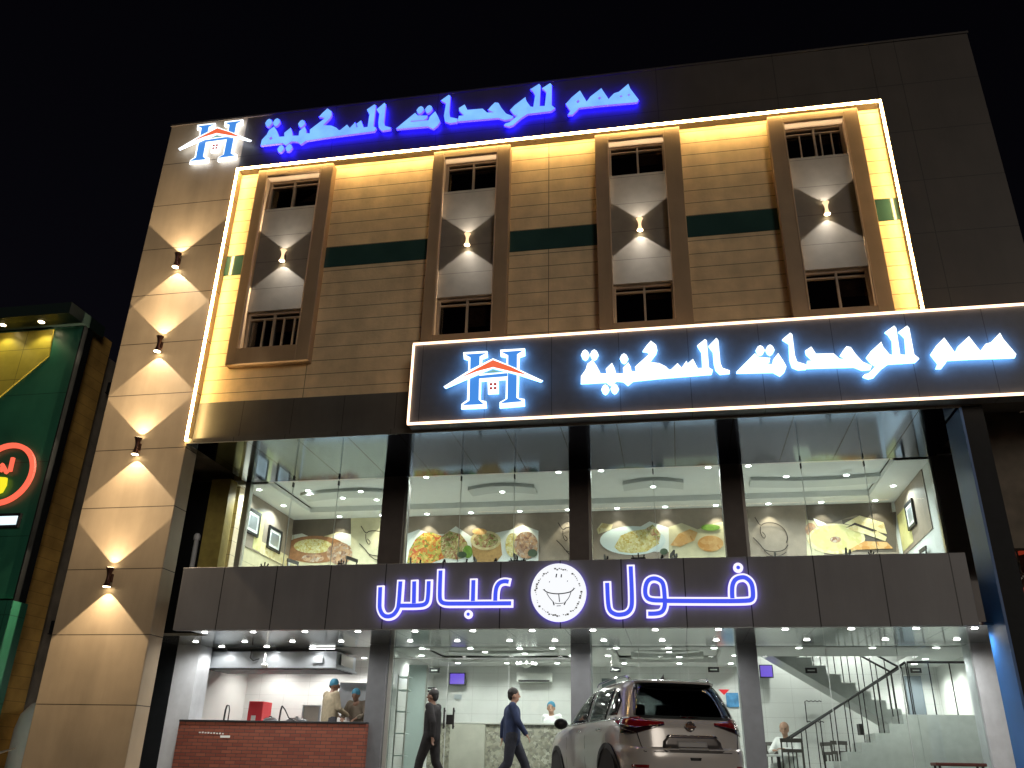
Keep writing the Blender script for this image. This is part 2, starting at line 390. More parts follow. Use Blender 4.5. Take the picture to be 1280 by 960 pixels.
# LED strip round the inside edge of the portal
mb = MB()
mb.box(XL1-.012, XL1+.022, YF-.06, YF-.026, ZS+.02, ZB-.024)
mb.box(XL1-.012, XR0+.012, YF-.06, YF-.026, ZB-.024, ZB+.01)
mb.box(XR0-.022, XR0+.012, YF-.06, YF-.026, 7.6, ZB-.024)
mb.build('strip_light', M['led'], H)
mb = MB(); mb.box(XL1-.03, XL1-.0125, YF-.055, YF-.001, ZS+.02, ZB+.0105); mb.box(XL1-.03, XR0+.03, YF-.055, YF-.001, ZB+.0105, ZB+.028); mb.box(XR0+.0125, XR0+.03, YF-.055, YF-.001, 7.6, ZB+.0105)
mb.build('strip_profile', M['frame'], H)

# bays
for i, (a, b, c, d) in enumerate(bays):
    mb = MB()
    y0, y1 = YF+.0, YF+.36
    mb.box(a, c, y0, y1, BZ0, BZ1); mb.box(d, b, y0, y1, BZ0, BZ1)
    mb.box(c, d, y0, y1, BZ0, IZ0); mb.box(c, d, y0, y1, IZ1, BZ1)
    fr = mb.build('bay_frame', M['frame'], H, bevel=.01)
    mb = MB(); t = .022
    mb.box(c, c+t, y0-.012, y0+.06, IZ0, IZ1); mb.box(d-t, d, y0-.012, y0+.06, IZ0, IZ1)
    mb.build('trim', M['trimbay'], fr)
    MB().box(c, d, YF+.16, YF+.36, 9.58, 12.16).build('bay_panel', M['baypanel'], H)
    for k, (z0, z1) in enumerate(((IZ0, 9.58), (12.16, IZ1))):
        w = MB(); yw = YF+.24
        w.frame(c, d, z0, z1, yw, yw+.1, .055)
        mid = (c+d)/2 + (.02 if i != 0 else -.06)
        w.box(mid-.02, mid+.02, yw+.005, yw+.08, z0+.055, z1-.055)
        w.box(c+.055, d-.055, yw+.01, yw+.07, z1-.16, z1-.13)
        if (i, k) in ((0, 0), (3, 1)):
            for q in (.28, .62, .8): w.box(c+q*(d-c)-.012, c+q*(d-c)+.012, yw+.02, yw+.07, z0+.055, z1-.16)
        wo_ = w.build('window', M['sash'], H)
        MB().box(c+.05, d-.05, yw+.06, yw+.068, z0+.05, z1-.05).build('pane', glass('bedroom_glass', (.5, .48, .46)), wo_)
        MB().box(c+.03, d-.03, yw+.095, yw+.105, z0+.03, z1-.03).build('backing', M['winglass'], wo_)
        q = MB(); hh = (.35, .55, .2, .45)[(i+k) % 4]
        q.box(mid+.04, d-.06, yw+.078, yw+.086, z1-.12-hh*(z1-z0), z1-.2); 
        q.build('brown_sheet', M['winbrown'], wo_)  # mottled brown sheet behind the right part of each pane
# parapet cap
MB().box(XL0-.02, XR1+.02, YF-.02, YF+.5, ZT, ZT+.05).build('parapet_cap', M['cladtop'], H)
# mirror soffit
MB().box(XL1, 5.15, YF+.02, YG-.02, ZS, ZS+.02).build('mirror_soffit', M['mirror'], H)
MB().box(XL1, 5.15, YF+.0, YF+.02, ZS-.02, ZS+.08).build('soffit_trim', M['band'], H)
# lower right leg : black pier with blue inner face, recessed brown wall
MB().box(4.90, 5.22, YF, YF+.75, 0, ZS).build('pier', M['blackpanel'], H)
MB().box(4.86, 4.899, YF-.01, YF+.76, 0, ZS-.03).build('pier_panel', M['blue'], H)
MB().box(5.22, 9.5, 15.2, 15.4, 4.55, ZS+.3).build('side_wall', M['concrete'], H)
# mezzanine pillars, ground pillars
pil = [(-5.90, -5.42), (-1.93, -1.54), (1.10, 1.48)]
for a, b in pil:
    p = MB().box(a, b, YG-.08, YG+.35, 4.2, ZS).build('pillar', M['mezzpillar'], H)
    q = MB(); q.box(b+.002, b+.06, YG-.05, YG+.05, 4.2, ZS-.01); q.build('trim', M['alu'], p)
for a, b in [(-5.89, -5.5), (-1.92, -1.55), (1.13, 1.48)]:
    MB().box(a, b, YG-.1, YG+.35, G, ZU-.002).build('pillar', M['pillar'], H, bevel=.01)
MB().box(-10.02, -9.52, YG-.1, YG+.4, 0, ZU-.002).build('pier', M['silver'], H)
MB().box(5.10, 5.75, YG-.1, YG+.4, 0, ZU-.002).build('pier', M['silver'], H)
# mezz end piers
MB().box(-9.75, -9.30, YG-.35, YG-.05, 4.2, ZS).build('pier', M['yellowwall'], H)
MB().box(-9.10, -8.98, YG-.05, YG+.1, 4.2, ZS).build('pier', M['alu'], H)
MB().box(5.02, 5.06, YG-.06, YG+.06, 4.2, ZS).build('pier', M['alu'], H)
MB().box(5.07, 5.45, YG-.10, YG+.4, 4.2, ZS).build('pier', M['mezzpillar'], H)
# shop canopy : fascia box with underside, roof
XC0, XC1, ZC0, ZC1 = -8.66, 4.51, 3.13, 4.23
mb = MB(); mb.box(XC0, XC1, YF, YF+.12, ZC0, ZC1); mb.box(XC0, XC0+.1, YF+.12, YG-.5, ZU+.052, ZC1); mb.box(XC1-.1, XC1, YF+.12, YG-.5, ZU+.052, ZC1)
mb.build('canopy_fascia', M['spandrel'], H, bevel=.008)
mb = MB(); mb.box(XC0, XC1, YF+.122, YG+.4, ZU, ZU+.05); mb.box(-10.1, XC0, YF+1.2, YG+.4, ZU, ZU+.05); mb.box(XC1, 4.86, YF+.45, YG+.4, ZU, ZU+.05); mb.box(4.86, 5.8, YF+.77, YG+.4, ZU, ZU+.05)
mb.build('canopy_soffit', M['soffit2'], H)
MB().box(XC0+.1, XC1-.1, YF+.12, YG-.12, 4.10, 4.16).build('canopy_roof', M['concrete'], H)
MB().box(-10.02, XC0, YG-.5, YG-.4, ZU+.05, 4.2).build('wall', M['blackpanel'], H)
MB().box(XC1, 5.45, YG-.5, YG-.4, ZU+.05, 4.2).build('wall', M['mezzpillar'], H)
MB().box(-11.0, -10.03, 16.5, 16.9, 0, ZS).build('wall', M['blackpanel'], H)
MB().box(-10.5, -9.76, 16.4, 16.5, 3.3, ZS).build('wall', M['blackpanel'], H)

# mezz glazing
mz = [(-9.05, -5.90), (-5.36, -1.93), (-1.54, 1.10), (1.48, 5.02)]
for a, b in mz:
    g = MB().box(a, b, YG, YG+.012, 4.2, ZS-.005).build('glass_pane', M['glass'], H)
    q = MB(); n = 3 if b-a > 2.8 else 2
    for k in range(1, n): x = a+(b-a)*k/n; q.box(x-.004, x+.004, YG-.003, YG+.015, 4.2, ZS-.01)
    q.build('seam', M['seam'], g)
    for k in range(1, n): x = a+(b-a)*k/n; q = MB(); q.box(x-.012, x+.012, YG-.03, YG+.04, ZS-.13, ZS-.03); q.build('clamp', M['clip'], g)
# ground glazing
gz = [(-5.50, -1.92), (-1.55, 1.13), (1.48, 5.10)]
for j, (a, b) in enumerate(gz):
    g = MB().box(a, b, YG, YG+.012, G, ZU-.004).build('glass_pane', M['glass'], H)
    q = MB(); n = 3
    for k in range(1, n): x = a+(b-a)*k/n; q.box(x-.005, x+.005, YG-.003, YG+.015, G, ZU-.01)
    if j == 0: q.box(a, b, YG-.01, YG+.022, 2.93, 2.95)
    q.build('seam', M['seam'], g)
    if j == 0:
        for x in (-4.32, -4.14):
            q = MB(); q.tube([(x, YG-.07, 1.68), (x, YG-.07, 2.05)], .017, 8); q.box(x-.012, x+.012, YG-.07, YG, 1.71, 1.74); q.box(x-.012, x+.012, YG-.07, YG, 1.98, 2.01)
            q.build('door_handle', M['black'], g)
        q = MB(); q.box(-4.29, -4.17, YG-.02, YG-.002, 1.76, 1.93); q.build('lock', M['clip'], g)
MB().box(-5.49, -5.42, YG-.03, YG+.04, G, ZU-.003).build('door_frame', M['alu'], H)

# ------------------------------------------------------------------ interior shell (setting)
tag(MB().box(-9.9, 5.6, 16.4, 21.5, G-.1, G+.002).build('shop_floor', M['floor']), kind='structure')
mb = MB(); mb.box(-9.9, 5.6, 20.5, 20.7, G, 4.1)
tag(mb.build('shop_back_wall', M['tile']), kind='structure')
mb = MB(); mb.box(-9.95, -9.85, 16.9, 20.5, G, ZU); mb.box(5.55, 5.65, 16.9, 20.5, G, 4.1)
tag(mb.build('shop_side_wall', M['white']), kind='structure')
mb = MB(); mb.box(-5.86, -5.66, 16.95, 20.5, G, ZU); tag(mb.build('kitchen_partition_wall', M['tile']), kind='structure')
mb = MB(); mb.box(-9.85, -5.86, 19.4, 19.5, G, ZU); tag(mb.build('kitchen_back_wall', M['tile']), kind='structure')
# ceilings : border low, tray recess, stair opening on the right
mb = MB(); zc = ZU
mb.box(-9.9, 1.5, 16.9, 17.5, zc, zc+.1); mb.box(-9.9, 1.5, 19.6, 20.6, zc, zc+.1)
for a, b in [(-9.9, -5.2), (-2.2, -1.2), (.9, 1.5)]: mb.box(a, b, 17.5, 19.6, zc, zc+.1)
mb.box(-5.2, -2.2, 17.5, 19.6, zc+.14, zc+.2); mb.box(-1.2, .9, 17.5, 19.6, zc+.14, zc+.2)
mb.box(1.5, 5.6, 16.9, 18.5, zc, zc+.1); mb.box(4.75, 5.6, 18.5, 20.6, zc, zc+.1)
mb.box(1.5, 4.75, 18.5, 20.6, 4.05, 4.1)
tag(mb.build('shop_ceiling', M['ceil']), kind='structure')
mb = MB()
def arcband(cx, cy, L, dy, z0, z1, n=14, bow=.35):
    pts = [(cx-L/2+L*k/n, cy+bow*math.sin(math.pi*k/n)) for k in range(n+1)]
    return pts+[(x, y+dy) for x, y in pts[::-1]]
mb.hprism(arcband(-3.6, 18.0, 2.4, .5, 0, 0), zc+.04, zc+.13); mb.hprism(arcband(-.15, 17.8, 1.3, .35, 0, 0, bow=.2), zc+.03, zc+.13)
mb.hprism(arcband(-.15, 18.8, 1.5, .35, 0, 0, bow=.2), zc+.03, zc+.13)
tag(mb.build('ceiling_drop', M['coffer']), kind='structure')
# mezzanine shell
MZ0, MZ1, MY = 4.17, 6.635, 19.6
tag(MB().box(-9.6, 5.5, 16.62, 19.8, MZ0-.06, MZ0).build('mezzanine_floor', M['floor']), kind='structure')
tag(MB().box(-9.6, 5.5, MY, MY+.15, MZ0, ZS+.3).build('mezzanine_back_wall', M['white']), kind='structure')
mb = MB(); mb.box(-9.5, -9.3, 16.7, MY, MZ0, ZS+.3)
tag(mb.build('mezzanine_side_wall', M['beigetile']), kind='structure')
tag(MB().box(5.06, 5.2, 16.7, MY, MZ0, ZS+.3).build('mezzanine_side_wall', M['white']), kind='structure')
mb = MB(); z = MZ1+.0
mb.box(-9.6, 5.5, 19.0, MY, z, z+.1); mb.box(-9.6, -8.6, 16.62, 19.0, z, z+.1); mb.box(4.4, 5.5, 16.62, 19.0, z, z+.1)
mb.box(-8.6, 4.4, 16.62, 19.0, z+.13, z+.2)
mb.box(-8.6, 4.4, 18.96, 19.0, z+.0, z+.13)
tag(mb.build('mezzanine_ceiling', M['ceil']), kind='structure')
mb = MB()
for cx, L, b in [(-7.2, 2.3, -.22), (-3.6, 1.5, -.22), (-.25, 1.3, -.22), (3.1, 2.6, .15)]:
    mb.hprism(arcband(cx, 17.75, L, .5, 0, 0, bow=b), z+.05, z+.125)
tag(mb.build('mezzanine_ceiling_drop', M['coffer']), kind='structure')

# ------------------------------------------------------------------ downlights
lens_mesh = {}
def downlight(x, y, z, label, group, energy, kind='cool', r=.055, spot=150, blend=.6, col=None):
    if kind not in lens_mesh:
        a = MB().lathe((0, 0, 0), [(r*1.0, -.004), (r*1.3, -.006), (r*1.32, 0)], 20)
        b = MB().lathe((0, 0, 0), [(r*.97, -.012), (r*.99, -.002)], 20)
        ta = a.build('downlight', M['white']); tb = b.build('lens', M['lenswarm'] if kind == 'warm' else M['lens'])
        lens_mesh[kind] = (ta.data, tb.data)
        bpy.data.objects.remove(ta); bpy.data.objects.remove(tb)
    da, db = lens_mesh[kind]
    o = bpy.data.objects.new('downlight', da); COL.objects.link(o); o.location = (x, y, z-.001)
    tag(o, label, 'ceiling light', group)
    c = bpy.data.objects.new('lens', db); COL.objects.link(c); c.parent = o
    if energy:
        lamp('bulb', 'SPOT', (0, 0, -.03), o, energy, col or (1, .98, .93), spot_size=R(spot), spot_blend=blend, shadow_soft_size=.04)
    return o
for k, x in enumerate([-8.45, -7.5, -6.5, -5.5, -4.45, -3.41, -2.37, -1.33, -.29, .74, 1.8, 2.82, 3.8, 4.66]):
    downlight(x, 14.72, ZU, f'{ORD[k]} small downlight from left along underside of shop canopy', 'canopy underside downlights', 40, 'out', .05, 165, 1)
gl = [('front row behind shop glass', 17.1, [-5.0, -4.0, -3.0, -2.35, -1.1, -.1, .75, 2.3, 3.6, 4.7]),
      ('row at rear of dining room ceiling', 19.75, [-4.9, -3.75, -2.6, -1.1, .1, 1.2]),
      ('row beside ceiling drop', 18.3, [-5.35, -2.1, -1.35, 1.2])]
for nm, y, xs_ in gl:
    for k, x in enumerate(xs_):
        downlight(x, y, ZU, f'{ORD[k]} round downlight from left in the {nm}', 'dining room downlights', 46, 'cool')
for k, (x, y) in enumerate([(-3.9, 18.05), (-3.1, 18.3), (-2.9, 18.9), (-3.9, 19.0), (-.1, 18.05), (.1, 18.9)]):
    downlight(x, y, ZU+.04 if k in (0, 1, 4, 5) else ZU+.14, f'{ORD[k]} downlight inside recessed tray of the dining room ceiling', 'dining room tray downlights', 30, 'cool')
for k, x in enumerate([-9.2, -8.2, -7.2, -6.3]):
    downlight(x, 16.78 if k != 3 else 19.0, ZU, f'{ORD[k]} downlight from left above the kitchen opening', 'kitchen downlights', 30, 'cool')
for k, x in enumerate([-9.0, -7.8, -6.8]):  # unseen lamps added behind the hood to brighten the kitchen
    downlight(x, 18.75, ZU, f'{ORD[k]} added unseen downlight from left behind the extractor hood', 'added kitchen rear lamps', 75, 'cool')
for k, x in enumerate([-9.35, -8.3, -7.3, -6.3, -4.92, -4.0, -3.0, -2.15, -1.25, -.2, .75, 2.3, 3.6, 4.75]):
    downlight(x, 16.0, ZU, f'{ORD[k]} downlight from left in the inner canopy row, close to the glass', 'inner canopy downlights', 55, 'out', .05, 168, 1)
for k, (x, y) in enumerate([(4.95, 18.9), (4.95, 19.8), (2.4, 19.9), (3.9, 19.9)]):
    downlight(x, y, ZU if k < 2 else 4.05, f'{ORD[k]} downlight around the grey staircase', 'staircase downlights', 95, 'cool')
for k, x in enumerate([-8.0, -6.9, -5.75, -4.65, -3.45, -2.3, -1.13, -.02, 1.13, 2.3, 3.45, 4.6]):
    downlight(x, 19.38, MZ1, f'{ORD[k]} downlight from left washing the upstairs food mural', 'mural downlights', 40, 'wash', .055, 84, .25, (1, .93, .74))
for k, (x, y, zz) in enumerate([(-9.0, 17.0, MZ1), (-9.0, 18.3, MZ1), (-8.1, 17.6, MZ1+.13), (-7.4, 18.0, MZ1+.05), (-6.8, 17.55, MZ1+.05), (-6.75, 18.5, MZ1+.13), (-5.1, 16.95, MZ1+.13), (-3.6, 17.95, MZ1+.05),
                         (-2.2, 16.95, MZ1+.13), (-1.3, 16.95, MZ1+.13), (-.25, 17.95, MZ1+.05), (.9, 17.0, MZ1+.13), (2.5, 17.55, MZ1+.05), (3.7, 17.6, MZ1+.05), (2.45, 18.5, MZ1+.13), (3.75, 18.5, MZ1+.13)]):
    downlight(x, y, zz, f'{ORD[k]} downlight from left in the upstairs gallery ceiling', 'gallery ceiling downlights', 110, 'cool', col=(.92, 1, .99))
for k, (x, y) in enumerate([(4.75, 18.3), (1.7, 17.0)]):
    downlight(x, y, MZ1 if k == 0 else MZ1+.13, ['downlight by gallery right wall with the framed picture', 'downlight beside the fourth gallery pillar, close to glass'][k], 'gallery ceiling downlights', 110, 'cool', col=(.92, 1, .99))

# ------------------------------------------------------------------ wall sconces
def wallwash(ld):
    # photometric distribution of a wall washer: the closer a direction runs along the wall (+y behind the fitting) the more it carries
    ld.use_nodes = True; n = ld.node_tree; em = n.nodes['Emission']
    g_ = n.nodes.new('ShaderNodeNewGeometry'); sp = n.nodes.new('ShaderNodeSeparateXYZ'); n.links.new(g_.outputs['Incoming'], sp.inputs[0])
    def mth(op, a, b):
        x = n.nodes.new('ShaderNodeMath'); x.operation = op
        for i, v in enumerate((a, b)):
            if isinstance(v, (int, float)): x.inputs[i].default_value = v
            elif v is not None: n.links.new(v, x.inputs[i])
        return x.outputs[0]
    be = mth('MAXIMUM', mth('MULTIPLY', sp.outputs['Y'], 1.0), .05)
    side = mth('MAXIMUM', mth('GREATER_THAN', mth('MULTIPLY', sp.outputs['Y'], 1.0), 0.), .01)
    n.links.new(mth('MULTIPLY', mth('MULTIPLY', mth('POWER', be, -1.45), .16), side), em.inputs['Strength'])
sc_body = amber_body = None
def sconce(x, y, z, label, group, col, energy, warm):
    t = thing('wall_sconce', (x, y, z), label, 'wall light', group, local=True)
    global sc_body
    if sc_body is None:
        prof = [(.075, -.17), (.05, -.11), (.036, -.04), (.034, 0), (.036, .04), (.05, .11), (.075, .17), (.066, .168), (.03, .02), (.03, -.02), (.066, -.168)]
        a = MB().lathe((0, -.095, 0), prof[:7], 20).build('body', M['iron'], None, smooth=True)
        b = MB().lathe((0, -.095, 0), [(.064, .162), (.066, .174)], 20).build('lens', M['lenswarm'])
        c = MB().lathe((0, -.095, 0), [(.066, -.174), (.064, -.162)], 20).build('lens', M['lenswarm'])
        d = MB().box(-.035, .035, -.06, 0, -.07, .07).build('wall_plate', M['iron'])
        sc_body = (a.data, b.data, c.data, d.data)
        for q in (a, b, c, d): bpy.data.objects.remove(q)
    for n, d in zip(('body', 'lens', 'lens', 'wall_plate'), sc_body):
        if n == 'body' and not warm:
            global amber_body
            if amber_body is None: amber_body = d.copy(); amber_body.materials.clear(); amber_body.materials.append(M['amber'])
            d = amber_body
        o = bpy.data.objects.new(n, d); COL.objects.link(o); o.parent = t
    if not warm: t.scale = (.85, .85, .8)
    for sg in (1, -1):
        l = lamp('bulb', 'SPOT', (0, -.11, sg*.178), t, energy*random.uniform(.85, 1.12), col, spot_size=R(96), spot_blend=.09, shadow_soft_size=.012)
        wallwash(l.data)
        l.rotation_euler = (math.pi, 0, 0) if sg > 0 else (0, 0, 0)
for z, w in ((10.85, 'topmost'), (8.83, 'second from top'), (6.60, 'third from top'), (4.06, 'lowest')):
    sconce(-10.07, YF, z, f'bronze up-and-down wall light, {w} on the tall beige pilaster', 'pilaster wall lights', (1, .76, .49), 84, True)
for (a, b, c, d), w in zip(bays, ('leftmost', 'second from left', 'third from left', 'rightmost')):
    sconce((c+d)/2, YF+.16, 10.86, f'wall light between the two windows of the {w} hotel bay', 'window bay wall lights', (1, .9, .76), 36, False)

# ------------------------------------------------------------------ lettering traced on its sign plane
def zz(o, s, pts): return [(o[0]+x/s, o[1]+y/s) for x, y in pts]
A, B_, C_ = ((700, 400), 5.565), ((900, 390), 5.565), ((1060, 380), 5.818)
words = []      # (word index, outline, holes, only-holes-on-upper)
def wl(o, pts, holes=()): return [zz(*o, pts)]+[zz(*o, h) for h in holes]
def dia(x, y, rx, ry): return [(x-rx, y), (x-rx*.55, y-ry*.75), (x, y-ry), (x+rx*.6, y-ry*.7), (x+rx, y), (x+rx*.5, y+ry*.75), (x, y+ry), (x-rx*.6, y+ry*.7)]
G1 = [wl(A, [(145,440),(146,390),(178,345),(190,305),(225,278),(250,310),(272,350),(282,372),(325,372),(318,340),(340,318),(362,298),(380,335),(390,370),(440,372),(438,332),(475,295),(492,325),(497,355),(528,357),(522,325),(625,232),(602,218),(575,216),(600,180),(632,144),(668,172),(676,205),(668,232),(622,292),(690,300),(735,322),(760,346),(772,344),(818,300),(846,332),(880,283),(898,330),(906,326),(893,298),(925,270),(958,335),(990,333),(984,222),(955,176),(1008,133),(1021,142),(1036,330),(1062,346),(1054,374),(700,402),(508,422),(472,452),(440,426),(392,420),(350,452),(322,430)],
            holes=([(203,378),(222,366),(230,388),(214,396)],)),
      wl(A, dia(175,241,29,36)), wl(A, dia(238,240,29,36)), wl(A, dia(315,482,28,34)), wl(A, dia(380,477,28,34)), wl(A, dia(445,266,29,34)),
      wl(A, [(1034,180),(1088,124),(1101,140),(1116,300),(1130,333),(1181,350),(1180,368),(1112,374),(1082,345),(1070,300),(1064,220)])]
G2 = [wl(B_, [(115,415),(243,287),(270,313),(350,319),(344,345),(325,357),(222,357),(222,367),(364,362),(370,330),(405,285),(440,338),(462,378),(448,415),(418,442),(370,416),(115,422)]),
      wl(B_, dia(280,265,31,34)), wl(B_, dia(348,262,31,36)),
      wl(B_, [(434,190),(488,144),(503,155),(521,300),(536,345),(600,364),(601,394),(546,399),(502,382),(484,330),(480,218)]),
      wl(B_, [(605,388),(607,340),(650,338),(600,292),(594,268),(635,240),(667,290),(790,287),(832,325),(892,328),(836,300),(856,268),(880,238),(910,244),(942,290),(992,345),(1056,374),(1048,396),(990,401),(935,379)]),
      wl(C_, [(108,526),(122,510),(148,505),(205,448),(172,430),(134,386),(165,345),(242,274),(256,310),(302,366),(328,372),(322,262),(290,215),(270,204),(336,157),(351,175),(380,367),(425,370),(414,242),(385,212),(368,202),(430,157),(446,175),(482,366),(518,395),(490,421),(292,433),(242,470),(186,532),(150,541)])]
G3 = [wl(C_, [(602,362),(640,305),(700,244),(716,266),(778,352),(788,335),(800,308),(880,234),(896,256),(964,342),(974,325),(1000,290),(1040,278),(1105,209),(1130,254),(1224,364),(1216,386),(900,396),(720,406),(714,424),(680,466),(640,466),(655,430)],
            holes=([(690,345),(705,330),(718,348),(702,362)], [(868,325),(884,312),(898,328),(882,340)], [(1052,322),(1066,312),(1078,322),(1066,332)], [(1118,312),(1132,304),(1142,316),(1130,324)]))]
YCS = YF-.30         # canopy sign board face
yl = YCS-.10         # canopy letters front
def world(loops, Y): return [[at(x, y, Y) for x, y in l] for l in loops]
GW = [[world(l, yl) for l in g] for g in (G1, G2, G3)]
lx0 = min(p[0] for g in GW for l in g for p in l[0]); lx1 = max(p[0] for g in GW for l in g for p in l[0])
lz0 = min(p[1] for l in GW[2] for p in l[0])
def remap(p, x0, x1, z_at, zs):
    k = (x1-x0)/(lx1-lx0); return (x0+(p[0]-lx0)*k, z_at+(p[1]-lz0)*k*zs)
def letters(parent, sets, y0, y1, face, halo, holes):
    for g in sets:
        for loops in g:
            mb = MB(); mb.prism(loops if holes else loops[:1], y0, y1, mside=1, mback=2)
            mb.build('letter', [face, halo[0], halo[1]], parent)

# house logo: pixel outlines from the canopy sign
L0 = ((540, 420), 8.0)
LG = {
 'white_h1': [(312,163),(552,150),(555,208),(500,228),(492,330),(482,640),(540,652),(545,716),(292,728),(296,678),(350,640),(366,240),(318,226)],
 'white_h2': [(682,138),(928,124),(930,192),(874,212),(862,620),(924,630),(926,697),(676,718),(676,662),(736,630),(746,212),(686,202)],
 'white_bar': [(468,382),(760,360),(760,432),(468,452)],
 'blue_h1': [(330,188),(540,174),(478,206),(468,640),(518,684),(308,694),(376,650),(386,216)],
 'blue_h2': [(698,164),(912,148),(852,184),(846,622),(908,656),(688,676),(756,632),(764,196)],
 'blue_bar': [(470,402),(756,374),(756,406),(470,428)],
 'roof_white': [(122,515),(142,534),(380,432),(610,332),(860,397),(1092,472),(1112,456),(860,338),(615,234),(375,354)],
 'roof_red': [(290,428),(450,340),(615,252),(790,318),(960,402),(850,378),(615,322),(450,366)],
 'green': [(538,374),(615,342),(692,366)],
 'win_white': [(556,452),(664,446),(664,572),(560,578)],
}
LW = {k: [at(*p, yl) for p in zz(*L0, v)] for k, v in LG.items()}
LWIN = [[at(*p, yl) for p in zz(*L0, [(x-14, y-12), (x+14, y-13), (x+14, y+11), (x-14, y+12)])] for x, y in ((590, 484), (632, 482), (590, 524), (632, 522))]
gx0 = min(p[0] for p in LW['roof_white']); gx1 = max(p[0] for p in LW['roof_white']); gz0 = min(p[1] for k in LW for p in LW[k])
def logo(parent, fn, yb, halo):
    # yb = wall plane ; three stacked layers
    mb = MB()
    for i, k in enumerate(('white_h1', 'white_h2', 'white_bar')): mb.prism([fn(LW[k])], yb-.10-.002*i, yb-.06-.002*i, mside=1, mback=2)
    mb.build('letter_edge', [M['letterwhite'], halo, halo], parent)
    mb = MB()
    for i, k in enumerate(('blue_h1', 'blue_h2', 'blue_bar')): mb.prism([fn(LW[k])], yb-.118-.002*i, yb-.104-.002*i)
    mb.build('letter', M['logoblue'], parent)
    r = MB(); r.prism([fn(LW['roof_white'])], yb-.145, yb-.124, mside=1, mback=1); r = r.build('roof', [M['letterwhite'], halo], parent)
    MB().prism([fn(LW['roof_red'])], yb-.155, yb-.1455).build('roof_band', M['logored'], parent)
    MB().prism([fn(LW['green'])], yb-.123, yb-.114).build('gable', M['logogreen'], parent)
    w = MB(); w.prism([fn(LW['win_white'])], yb-.10, yb-.06, mside=1, mback=1); w = w.build('window', [M['letterwhite'], halo], parent)
    mb = MB()
    for q in LWIN: mb.prism([fn(q)], yb-.108, yb-.1005)
    mb.build('window_pane', M['logored2'], parent)

# ------------------------------------------------------------------ canopy sign
cs = [at(517, 430, YCS), at(510, 531, YCS)]
CX0, CX1, CZ0, CZ1 = cs[0][0]-.0, 7.4, cs[1][1], cs[0][1]
T = thing('canopy_sign', (CX0, YCS, CZ0), 'long black light box sign with white arabic lettering and orange white edge light', 'sign')
MB().box(CX0, CX1, YCS, YF-.005, CZ0, CZ1).build('board', M['signface'], T)
mb = MB(); w = .03
mb.box(CX0, CX1, YCS-.035, YCS+.01, CZ1-w, CZ1+.005); mb.box(CX0, CX1, YCS-.035, YCS+.01, CZ0-.005, CZ0+w); mb.box(CX0-.005, CX0+w, YCS-.035, YCS+.01, CZ0+w, CZ1-w)
mb.build('border_light', M['ledsign'], T)
letters(T, GW, yl, yl+.05, M['letterwhite'], (M['halo_white'], M['halo_white']), False)
logo(T, lambda l: l, YCS, M['halo_white'])

# ------------------------------------------------------------------ upper sign
U0 = at(326, 180, YF-.12)[0]; U1 = at(798, 120, YF-.12)[0]
UZ = at(797, 128, YF-.12)[1]
T = thing('rooftop_lettering', (U0, YF, UZ), 'glowing blue arabic lettering on the dark band under the roof edge', 'sign')
zlow = min(p[1] for l in GW[2] for p in l[0])
GU = [[[[remap(p, U0, U1, UZ-.13, .96) for p in lp] for lp in l] for l in g] for g in GW]
letters(T, GU, YF-.12, YF-.06, M['letterblue'], (M['halo_blue'], M['halo_blue']), True)
H0 = at(225, 180, YF-.12)[0]; H1 = at(315, 175, YF-.12)[0]; HZ = at(250, 203, YF-.12)[1]
T = thing('house_logo_sign', (H0, YF, HZ), 'small backlit letter H logo with red roof at the roof corner', 'sign')
kz = (H1-H0)/(gx1-gx0)
logo(T, lambda l: [(H0+(p[0]-gx0)*kz, HZ+(p[1]-gz0)*kz) for p in l], YF, M['halo_cool'])

# ------------------------------------------------------------------ restaurant fascia lettering (outlined strokes)
def smooth(pts, it=2):
    for _ in range(it):
        q = [pts[0]]
        for a, b in zip(pts, pts[1:]): q += [(a[0]*.75+b[0]*.25, a[1]*.75+b[1]*.25), (a[0]*.25+b[0]*.75, a[1]*.25+b[1]*.75)]
        q.append(pts[-1]); pts = q
    return pts
def stroke(pts, w, ext=0):
    P = [Vector(p) for p in pts]
    d0 = (P[0]-P[1]).normalized(); d1 = (P[-1]-P[-2]).normalized(); P[0] = P[0]+d0*ext; P[-1] = P[-1]+d1*ext
    L, Rr = [], []
    for i, p in enumerate(P):
        a = (P[i]-P[i-1]).normalized() if i else (P[1]-P[0]).normalized()
        b = (P[i+1]-P[i]).normalized() if i < len(P)-1 else a
        t = (a+b); t = t.normalized() if t.length > 1e-6 else a
        n = Vector((-t.y, t.x)); k = min(1/max(n.dot(Vector((-a.y, a.x))), .5), 1.6)
        L.append(p+n*w/2*k); Rr.append(p-n*w/2*k)
    return L, Rr
